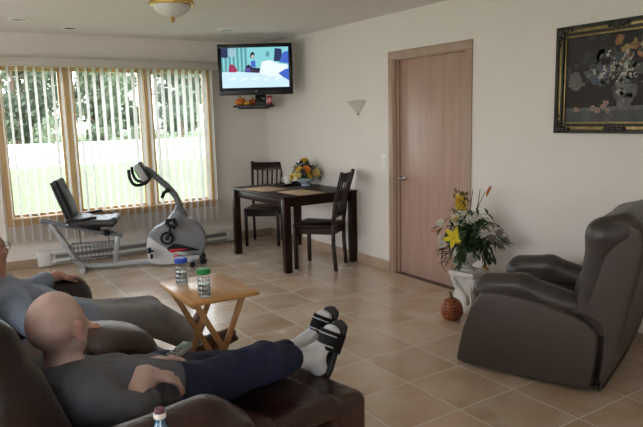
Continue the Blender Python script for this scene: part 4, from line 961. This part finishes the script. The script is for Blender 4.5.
def hand_prims(wrist, d, nrm, side, curls, L=.18, spread=.1):
    # d: pointing direction, nrm: back-of-hand normal, side +1 when the thumb lies towards nrm x d
    d = Vector(d).normalized(); n = Vector(nrm); n = (n-d*n.dot(d)).normalized(); t = n.cross(d).normalized()*side
    w = Vector(wrist); p = []
    kn = [w+d*L*.48+t*x*L for x in (.20, .068, -.064, -.19)]
    p += [cap(tuple(w), tuple(w+d*L*.2), .026, .024, .02)]
    for i, q in enumerate(kn): p.append(cap(tuple(w+d*.03+t*(.1-.066*i)*L*.8), tuple(q-n*.002), .0135, .0105, .012))
    ln = (.46, .52, .48, .38)
    for i, q in enumerate(kn):
        dir_ = (d+t*(.12-.08*i)*spread*8).normalized(); pos = q; ang = 0; segs = (.46, .32, .25)
        for j, sgl in enumerate(segs):
            ang += curls[i]*(1, .9, .6)[j]; dv = dir_*math.cos(ang)-n*math.sin(ang); nx = pos+dv*ln[i]*L*sgl
            p.append(cap(tuple(pos), tuple(nx), .0092-.0008*j, .0085-.0008*j, .002)); pos = nx
    a = w+d*L*.12+t*.1*L; b_ = a+(d*.55+t*.75-n*.25).normalized()*L*.2; c_ = b_+(d*.9+t*.2-n*.3).normalized()*L*.2; e_ = c_+(d*1-t*.1-n*.4).normalized()*L*.15
    p += [cap(tuple(a), tuple(b_), .014, .0115, .012), cap(tuple(b_), tuple(c_), .0105, .0098, .005), cap(tuple(c_), tuple(e_), .0095, .008, .004)]
    return p
def eyes(root, c, Rm, sc_=1.0):
    for s in (-1, 1):
        b = B(); b.ball((0, 0, 0), .0118*sc_, 12); b.ball((.0076*sc_, 0, 0), (.0048*sc_, .0058*sc_, .0058*sc_), 10, 1)
        b.obj('eye', [M('eye_white', (214, 208, 200), .25), M('eye_iris', (60, 70, 78), .2)], root, mx=Matrix.Translation(Vector(c)+Rm @ (Vector((.0815, s*.031, -.008))*sc_)) @ Rm.to_4x4())

# ---- person in front: bald man in a charcoal tee, asleep-style recline with feet up
p1 = thing('person', 'bald person in a charcoal shirt and navy trousers reclining with white-socked feet up', 'person', SO, SA)
hc = Vector((0, 0, .875)); yawl = math.radians(36)
Rh = basis((math.cos(yawl)*.96, math.sin(yawl)*.96, .16), (-.18, -.1, 1))
nk = (.012, 0, .715)
skin1 = skin_mat('skin_pale', (203, 173, 163), (134, 118, 112))
bp = head_prims(hc, Rh, nk, .058, 1.0)
shR, shL = Vector((.035, -.165, .65)), Vector((.035, .175, .655))
elR, elL = Vector((.10, -.245, .59)), Vector((.22, .235, .55))
wrR, wrL = Vector((.235, -.125, .66)), Vector((.35, .06, .605))
for s, sh, el, wr in ((-1, shR, elR, wrR), (1, shL, elL, wrL)):
    bp += [cap(tuple(sh), tuple(el), .046, .038, .03), cap(tuple(el), tuple(wr), .034, .021, .02)]
bp += [cap((.04, -.09, .64), (.04, .09, .64), .09, k=.05), cap((.2, -.06, .575), (.2, .06, .575), .1, k=.08), cap((.4, -.08, .515), (.4, .08, .515), .095, k=.06)]
knR, knL = Vector((.76, -.10, .54)), Vector((.83, .075, .445)); anR, anL = Vector((1.11, -.03, .435)), Vector((1.225, .14, .42))
toR, toL = Vector((1.225, -.045, .53)), Vector((1.345, .125, .535)); heR, heL = Vector((1.145, -.035, .375)), Vector((1.265, .14, .375))
for s, kn_, an, he, to in ((-1, knR, anR, heR, toR), (1, knL, anL, heL, toL)):
    bp += [cap((.42, s*.09, .515), tuple(kn_), .072, .05, .03), cap(tuple(kn_), tuple(an), .046, .032, .02), cap(tuple(he), tuple(an), .024, .03, .02), cap(tuple(an), tuple(to), .026, .018, .01)]
bp += hand_prims(wrR, (.9, -.25, -.3), (.3, -.15, .9), 1, (.3, .34, .4, .46), L=.168, spread=.22)
bp += hand_prims(wrL, (.75, -.5, .25), (.1, .4, .9), -1, (.5, .6, .6, .65))
Rhi = np.array(Rh)
def loc_h(V): return (V-np.array(hc)) @ Rhi
def ssm(x, a, c): t = np.clip((x-a)/(c-a), 0, 1); return t*t*(3-2*t)
def stub1(V):
    q = loc_h(V); d = np.linalg.norm(q, axis=1)
    band = ssm(-q[:, 2], -.035, .03)*ssm(-q[:, 0], -.03, .03)*ssm(q[:, 2], -.12, -.075)*(d < .16)
    brow = (np.abs(q[:, 2]-.016) < .007)*(q[:, 0] > .06)*(d < .14)*.7
    noise = 1.0
    return np.clip(band*.6*noise+brow, 0, 1)
def flush1(V):
    q = loc_h(V); d = np.linalg.norm(q, axis=1)
    lips = np.exp(-((q[:, 2]+.078)/.008)**2)*(q[:, 0] > .085)*(d < .16)*.6
    patch = np.exp(-((q[:, 0]+.04)**2+(q[:, 2]+.0)**2)/.0009)*(q[:, 1] < 0)*(d < .13)*.28
    ear = (np.abs(q[:, 1]) > .082)*(d < .13)*.3
    nose = np.exp(-((q[:, 0]-.115)**2+q[:, 1]**2+(q[:, 2]+.038)**2)/.0006)*.3
    hands = ((V[:, 0] > .3) & (V[:, 2] > .55) & (V[:, 0] < .56))*.12
    return np.clip(lips+patch+ear+nose+hands, 0, 1)
blob('body', bp, .0042, skin1, p1, {'stubble': stub1, 'flush': flush1})
eyes(p1, hc, Rh)
SHIRT = M('charcoal_jersey', (92, 95, 103), .85, var=.12, scale=9, bump=.9, bscale=11, bdist=.035)
sp1 = [cap((.035, -.085, .635), (.035, .085, .635), .108, k=.05), cap((.2, -.06, .575), (.2, .06, .575), .118, k=.08), cap((.37, -.075, .53), (.37, .075, .53), .108, k=.06),
       cap((.0, -.1, .69), (.0, .1, .69), .055, k=.06), cyl((.004, 0, .66), (.012, 0, .735), .085, .072, .03, .01)]
for s, sh, el, wr in ((-1, shR, elR, wrR), (1, shL, elL, wrL)):
    mid = el.lerp(wr, .38 if s < 0 else .8)
    sp1 += [cap(tuple(sh), tuple(el), .066, .062, .05), cyl(tuple(el-(wr-el)*.1), tuple(mid), .06, .052, .03, .008)]
sp1 += [cap((.12, -.245, .57), (.2, -.2, .6), .05, .04, .04)]
blob('shirt', sp1, .008, SHIRT, p1)
NAVY = M('navy_trousers', (22, 30, 64), .8, var=.15, scale=10, bump=.9, bscale=11, bdist=.035)
tp = [cap((.4, -.085, .515), (.4, .085, .515), .112, k=.05)]
for s, kn_, an in ((-1, knR, anR), (1, knL, anL)):
    e_ = kn_.lerp(an, .6 if s < 0 else .68)
    tp += [cap((.43, s*.09, .515), tuple(kn_), .102, .078, .05), cyl(tuple(kn_), tuple(e_), .078, .058, .03, .01), cap(tuple(kn_.lerp(an, .0)-Vector((0, 0, .03))), tuple(kn_.lerp(an, .35)-Vector((0, 0, .02))), .06, .05, .04)]
blob('trousers', tp, .008, NAVY, p1)
SOCK = M('white_sock', (218, 220, 226), .85, var=.04, bump=.3, bscale=60); SANDAL = M('black_sandal', (28, 28, 32), .55, var=.1); STRIPE = M('strap_stripe', (200, 204, 210), .5)
for s, kn_, an, he, to in ((-1, knR, anR, heR, toR), (1, knL, anL, heL, toL)):
    d = (to-he).normalized(); bk_ = (an-he); nn_ = Vector((-.8, 0, .45)); nn_ = (nn_-d*nn_.dot(d)).normalized(); sd = d.cross(nn_).normalized()
    sol = he-nn_*.035-d*.02; tip = to-nn_*.02+d*.03
    sk = [cap(tuple(kn_.lerp(an, .5)), tuple(an), .043, .045, .02), cap(tuple(an), tuple(he+nn_*.005), .045, .042, .03), cap(tuple(an-nn_*.01), tuple(to-d*.02), .043, .032, .03), cap(tuple(he+d*.12+nn_*.0), tuple(to-d*.01), .034, .03, .03), cap(tuple(to-sd*.018), tuple(to+sd*.022), .024, .022, .02)]
    blob('sock', sk, .006, SOCK, p1)
    Rs = Matrix((d, sd, nn_)).transposed(); mid = (sol+tip)/2; Ls = (tip-sol).length
    sole = [rbx(tuple(mid-nn_*.012), (Ls/2+.015, .044, .014), .012, [list(r) for r in Rs], .01), ell(tuple(mid+d*Ls*.3-nn_*.012), (.08, .052, .016), [list(r) for r in Rs], .02), ell(tuple(mid-d*Ls*.33-nn_*.012), (.06, .044, .016), [list(r) for r in Rs], .02)]
    so = blob('sandal', sole, .006, SANDAL, p1)
    b = B()
    cst = mid+d*Ls*.17
    rings = []
    for u in (-.045, -.022, 0, .022, .045):
        rings.append([b.bm.verts.new(cst+d*(u+.0)+sd*(.056*math.cos(a))+nn_*(-.012+.1*math.sin(a))) for a in np.linspace(-.05, PI+.05, 14)])
    for a, c in zip(rings, rings[1:]):
        for k in range(13): b.bm.faces.new((a[k], a[k+1], c[k+1], c[k]))
    bmesh.ops.solidify(b.bm, geom=b.bm.faces[:], thickness=.006); b.obj('strap', SANDAL, so)
    b = B()
    for u in (-.025, .025):
        b.tube([cst+d*u+sd*(.0585*math.cos(a))+nn_*(-.012+.1025*math.sin(a)) for a in np.linspace(.5, PI-.5, 12)], .003, 6)
    b.obj('strap_stripe', STRIPE, so)
# remote in the hand
rm = thing('remote_control', 'grey remote control held in the hand of the bald person', 'remote control', SO, SA)
Rr = basis((.85, .35, .1), (-.25, -.15, 1))
b = B(); b.box((0, 0, 0), (.17, .048, .02), .006); b.obj('remote_case', M('remote_grey', (150, 152, 148), .4, var=.05), rm, mx=Matrix.Translation((.445, .03, .632)) @ Rr.to_4x4())
b = B()
for i in range(5):
    for j in range(3): b.box((-.06+.02*i, -.013+.013*j, .011), (.01, .008, .004), .001)
b.obj('button', M('remote_buttons', (74, 84, 80), .5), rm, mx=Matrix.Translation((.445, .03, .632)) @ Rr.to_4x4())
b = B(); b.box((.055, 0, .0105), (.04, .034, .003), .001); b.obj('display', M('remote_display', (92, 116, 104), .3), rm, mx=Matrix.Translation((.445, .03, .632)) @ Rr.to_4x4())

# ---- second person beyond the console
p2 = thing('person', 'person in a blue-grey shirt and grey trousers seated beyond the leather console', 'person', SO, SA)
h2 = Vector((.045, .90, 1.0)); R2 = basis((.92, .25, -.02), (-.05, 0, 1)); n2 = (.01, .91, .845)
skin2 = skin_mat('skin_ruddy', (192, 146, 126), (150, 140, 132))
bp = head_prims(h2, R2, n2, .06, 1.0)
sR, sL = Vector((.08, .70, .775)), Vector((.08, 1.10, .775)); eR, eL = Vector((.15, .56, .69)), Vector((.33, 1.28, .665)); wR, wL = Vector((.25, .475, .705)), Vector((.54, 1.40, .69))
for sh, el, wr in ((sR, eR, wR), (sL, eL, wL)): bp += [cap(tuple(sh), tuple(el), .047, .038, .03), cap(tuple(el), tuple(wr), .037, .026, .02)]
bp += [cap((.12, .81, .75), (.12, .99, .75), .1, k=.05), cap((.27, .83, .63), (.27, .99, .63), .11, k=.08), cap((.48, .84, .53), (.48, 1.0, .53), .095, k=.06)]
k2 = [Vector((.88, .99, .445)), Vector((.92, 1.15, .445))]; a2 = [Vector((1.34, 1.27, .125)), Vector((1.37, 1.43, .125))]; t2 = [Vector((1.50, 1.20, .13)), Vector((1.54, 1.54, .19))]
for i, y in enumerate((.84, 1.0)): bp += [cap((.5, y, .53), tuple(k2[i]), .075, .052, .03), cap(tuple(k2[i]), tuple(a2[i]), .048, .034, .02), cap(tuple(a2[i]-Vector((0, 0, .06))), tuple(t2[i]), .032, .028, .02)]
bp += hand_prims(wR, (.75, -.3, -.22), (.15, .1, 1), 1, (.25, .28, .3, .35), spread=.14)
bp += hand_prims(wL, (.9, .15, -.18), (.1, 0, 1), -1, (.3, .35, .4, .45))
R2i = np.array(R2)
def stub2(V):
    q = (V-np.array(h2)) @ R2i; d = np.linalg.norm(q, axis=1); return np.clip(((np.abs(q[:, 2]-.016) < .007)*(q[:, 0] > .06))*(d < .14)*.8, 0, 1)
def flush2(V):
    q = (V-np.array(h2)) @ R2i; d = np.linalg.norm(q, axis=1); return np.clip(np.exp(-((q[:, 2]+.078)/.008)**2)*(q[:, 0] > .085)*(d < .16)*.6+np.exp(-((q[:, 0]-.115)**2+q[:, 1]**2+(q[:, 2]+.038)**2)/.0006)*.3, 0, 1)
blob('body', bp, .0048, skin2, p2, {'stubble': stub2, 'flush': flush2})
eyes(p2, h2, R2)
T2 = lambda p: tuple(h2+R2 @ Vector(p)); R2l = [list(r) for r in R2]
blob('hair', [ell(T2((-.02, 0, .034)), (.098, .083, .09), R2l, .01), sub(rbx(T2((.115, 0, -.02)), (.075, .12, .085), .02, R2l, .015)), sub(rbx(T2((.0, 0, -.11)), (.2, .2, .075), .01, R2l, .01)), sub(ell(T2((.0, .095, -.02)), (.028, .03, .04), R2l, .008)), sub(ell(T2((.0, -.095, -.02)), (.028, .03, .04), R2l, .008))], .006, M('grey_hair', (140, 134, 126), .7, var=.2, scale=60, bump=.4, bscale=160), p2)
b = B()
for s in (-1, 1):
    b.tube([T2((.103, s*.034+.02*math.cos(a), -.008+.017*math.sin(a))) for a in np.linspace(0, 2*PI, 20)], .0018, 6, cap=False); b.tube([T2((.1, s*.054, -.002)), T2((.07, s*.08, .0)), T2((.0, s*.088, .002)), T2((-.02, s*.088, -.012))], .0018, 6)
b.tube([T2((.105, -.014, -.004)), T2((.11, 0, .0)), T2((.105, .014, -.004))], .0018, 6); b.obj('eyeglasses', M('glasses_wire', (120, 84, 64), .3, .7), p2)
BSH = M('blue_grey_cotton', (134, 147, 168), .85, var=.1, scale=9, bump=.9, bscale=11, bdist=.035)
s2 = [cap((.115, .80, .74), (.115, 1.0, .74), .118, k=.05), cap((.27, .82, .635), (.27, 1.0, .635), .132, k=.08), cap((.44, .83, .55), (.44, 1.01, .55), .118, k=.06), cyl((.03, .91, .78), (.035, .91, .872), .095, .072, .03, .01)]
for sh, el, wr, fr_ in ((sR, eR, wR, .35), (sL, eL, wL, .75)): s2 += [cap(tuple(sh), tuple(el), .072, .062, .05), cyl(tuple(el-(wr-el)*.1), tuple(el.lerp(wr, fr_)), .06, .05, .03, .008)]
blob('shirt', s2, .009, BSH, p2)
GTR = M('grey_trousers', (146, 148, 154), .85, var=.1, scale=9, bump=.9, bscale=11, bdist=.035)
q2 = [cap((.47, .83, .53), (.47, 1.01, .53), .115, k=.05)]
for i, y in enumerate((.84, 1.0)):
    e_ = k2[i].lerp(a2[i], .82); q2 += [cap((.5, y, .535), tuple(k2[i]), .1, .09, .05), cyl(tuple(k2[i]), tuple(e_), .09, .085, .04, .01)]
blob('trousers', q2, .009, GTR, p2)
BSHOE = M('brown_shoe', (86, 56, 42), .5, var=.15, bump=.2)
for i in (0, 1):
    a = a2[i]; t = t2[i]; he = a-Vector((0, 0, .06)); d = (t-he).normalized(); Bs = basis(d, (0, 0, 1)); u3 = Bs.col[2]; sd = Bs.col[1]; tip = he+d*.225
    blob('sock', [cap(tuple(k2[i].lerp(a, .7)), tuple(a), .044, .042, .02), cap(tuple(a), tuple(he+d*.04+u3*.01), .042, .04, .02)], .007, SOCK, p2)
    so = blob('shoe', [cap(tuple(he), tuple(he+d*.12), .043, .046, .02), cap(tuple(he+d*.02+u3*.02), tuple(tip+u3*.0), .046, .037, .03), rbx(tuple(he+d*.1-u3*.04), (.155, .047, .013), .01, [list(q) for q in Bs], .01), sub(cap(tuple(a+Vector((0, 0, .05))), tuple(a+Vector((0, 0, .0))), .038, .034, .01))], .007, BSHOE, p2)
    for j in range(3):
        b = B(); c_ = he+d*(.075+.03*j)+u3*(.062-.007*j); b.tube([c_-sd*.03-u3*.012, c_+u3*.004, c_+sd*.03-u3*.012], .003, 5); b.obj('lace', M('shoe_lace', (60, 44, 36), .7), so)

# ------------------------------------------------------------------ side table with water bottle
et = thing('end_table', 'small round wooden end table beside the brown armrest', 'end table', (-3.36, -5.74, 0))
b = B(); b.lathe([(.001, .526), (.2, .526), (.205, .532), (.205, .546), (.2, .552), (.001, .552)], 40); b.obj('tabletop', TRAYW, et)
b = B(); b.cyl((0, 0, .02), (0, 0, .526), .025); b.obj('pedestal', TRAYL, et)
b = B(); b.lathe([(.001, 0), (.15, 0), (.15, .015), (.03, .03), (.001, .03)], 32); b.obj('base', TRAYL, et)
wb = thing('water_bottle', 'pale blue plastic bottle with a pink cap beside the brown armrest', 'bottle', (-3.303, -5.56, .5525))
b = B(); b.lathe([(.001, 0), (.028, 0), (.032, .006), (.032, .05), (.029, .055), (.032, .06), (.032, .12), (.03, .14), (.022, .17), (.0145, .19), (.0135, .21)], 28); b.obj('bottle_body', glassy('bottle_blue', (150, 196, 216), .2, .08), wb)
b = B(); b.lathe([(.001, .004), (.027, .004), (.0285, .05), (.0285, .12), (.024, .155), (.0135, .188), (.0125, .207), (.001, .207)], 24); b.obj('water', M('bottle_drink', (186, 216, 230), .2, var=.05), wb)
b = B(); b.lathe([(.0155, .2), (.0165, .202), (.0165, .212), (.0155, .214)], 24); b.obj('neck_ring', WPLAS, wb)
b = B(); b.lathe([(.0135, .213), (.014, .215), (.0135, .224), (.012, .226), (.001, .226)], 24); b.obj('cap', M('cap_rose', (96, 52, 66), .4), wb)

# ------------------------------------------------------------------ light
w = bpy.data.worlds.new('sky'); sc.world = w; w.use_nodes = True
nt = w.node_tree; bg = nt.nodes['Background']
tc = nt.nodes.new('ShaderNodeTexCoord'); sp_ = nt.nodes.new('ShaderNodeSeparateXYZ'); rp = nt.nodes.new('ShaderNodeValToRGB')
nt.links.new(tc.outputs['Generated'], sp_.inputs[0]); nt.links.new(sp_.outputs['Z'], rp.inputs['Fac'])
rp.color_ramp.elements[0].color = (.96, .98, 1, 1); rp.color_ramp.elements[1].color = (.74, .86, 1, 1)
nt.links.new(rp.outputs['Color'], bg.inputs['Color']); bg.inputs['Strength'].default_value = 4.6
sl = bpy.data.lights.new('sun', 'SUN'); sl.energy = 4; sl.angle = .03; sl.color = (1, .95, .86)
so = bpy.data.objects.new('sun', sl); C.objects.link(so); so.rotation_euler = Vector((-.6, .06, -.8)).to_track_quat('-Z', 'Y').to_euler()
vs = sc.view_settings
sc.display_settings.display_device = 'sRGB'; vs.view_transform = 'Standard'; vs.look = 'None'; vs.gamma = 1; vs.use_curve_mapping = False; vs.exposure = 0.6
cy = sc.cycles; cy.use_denoising = True; cy.max_bounces = 10; cy.diffuse_bounces = 6; cy.transparent_max_bounces = 24; cy.sample_clamp_indirect = 8; cy.caustics_reflective = False; cy.caustics_refractive = False
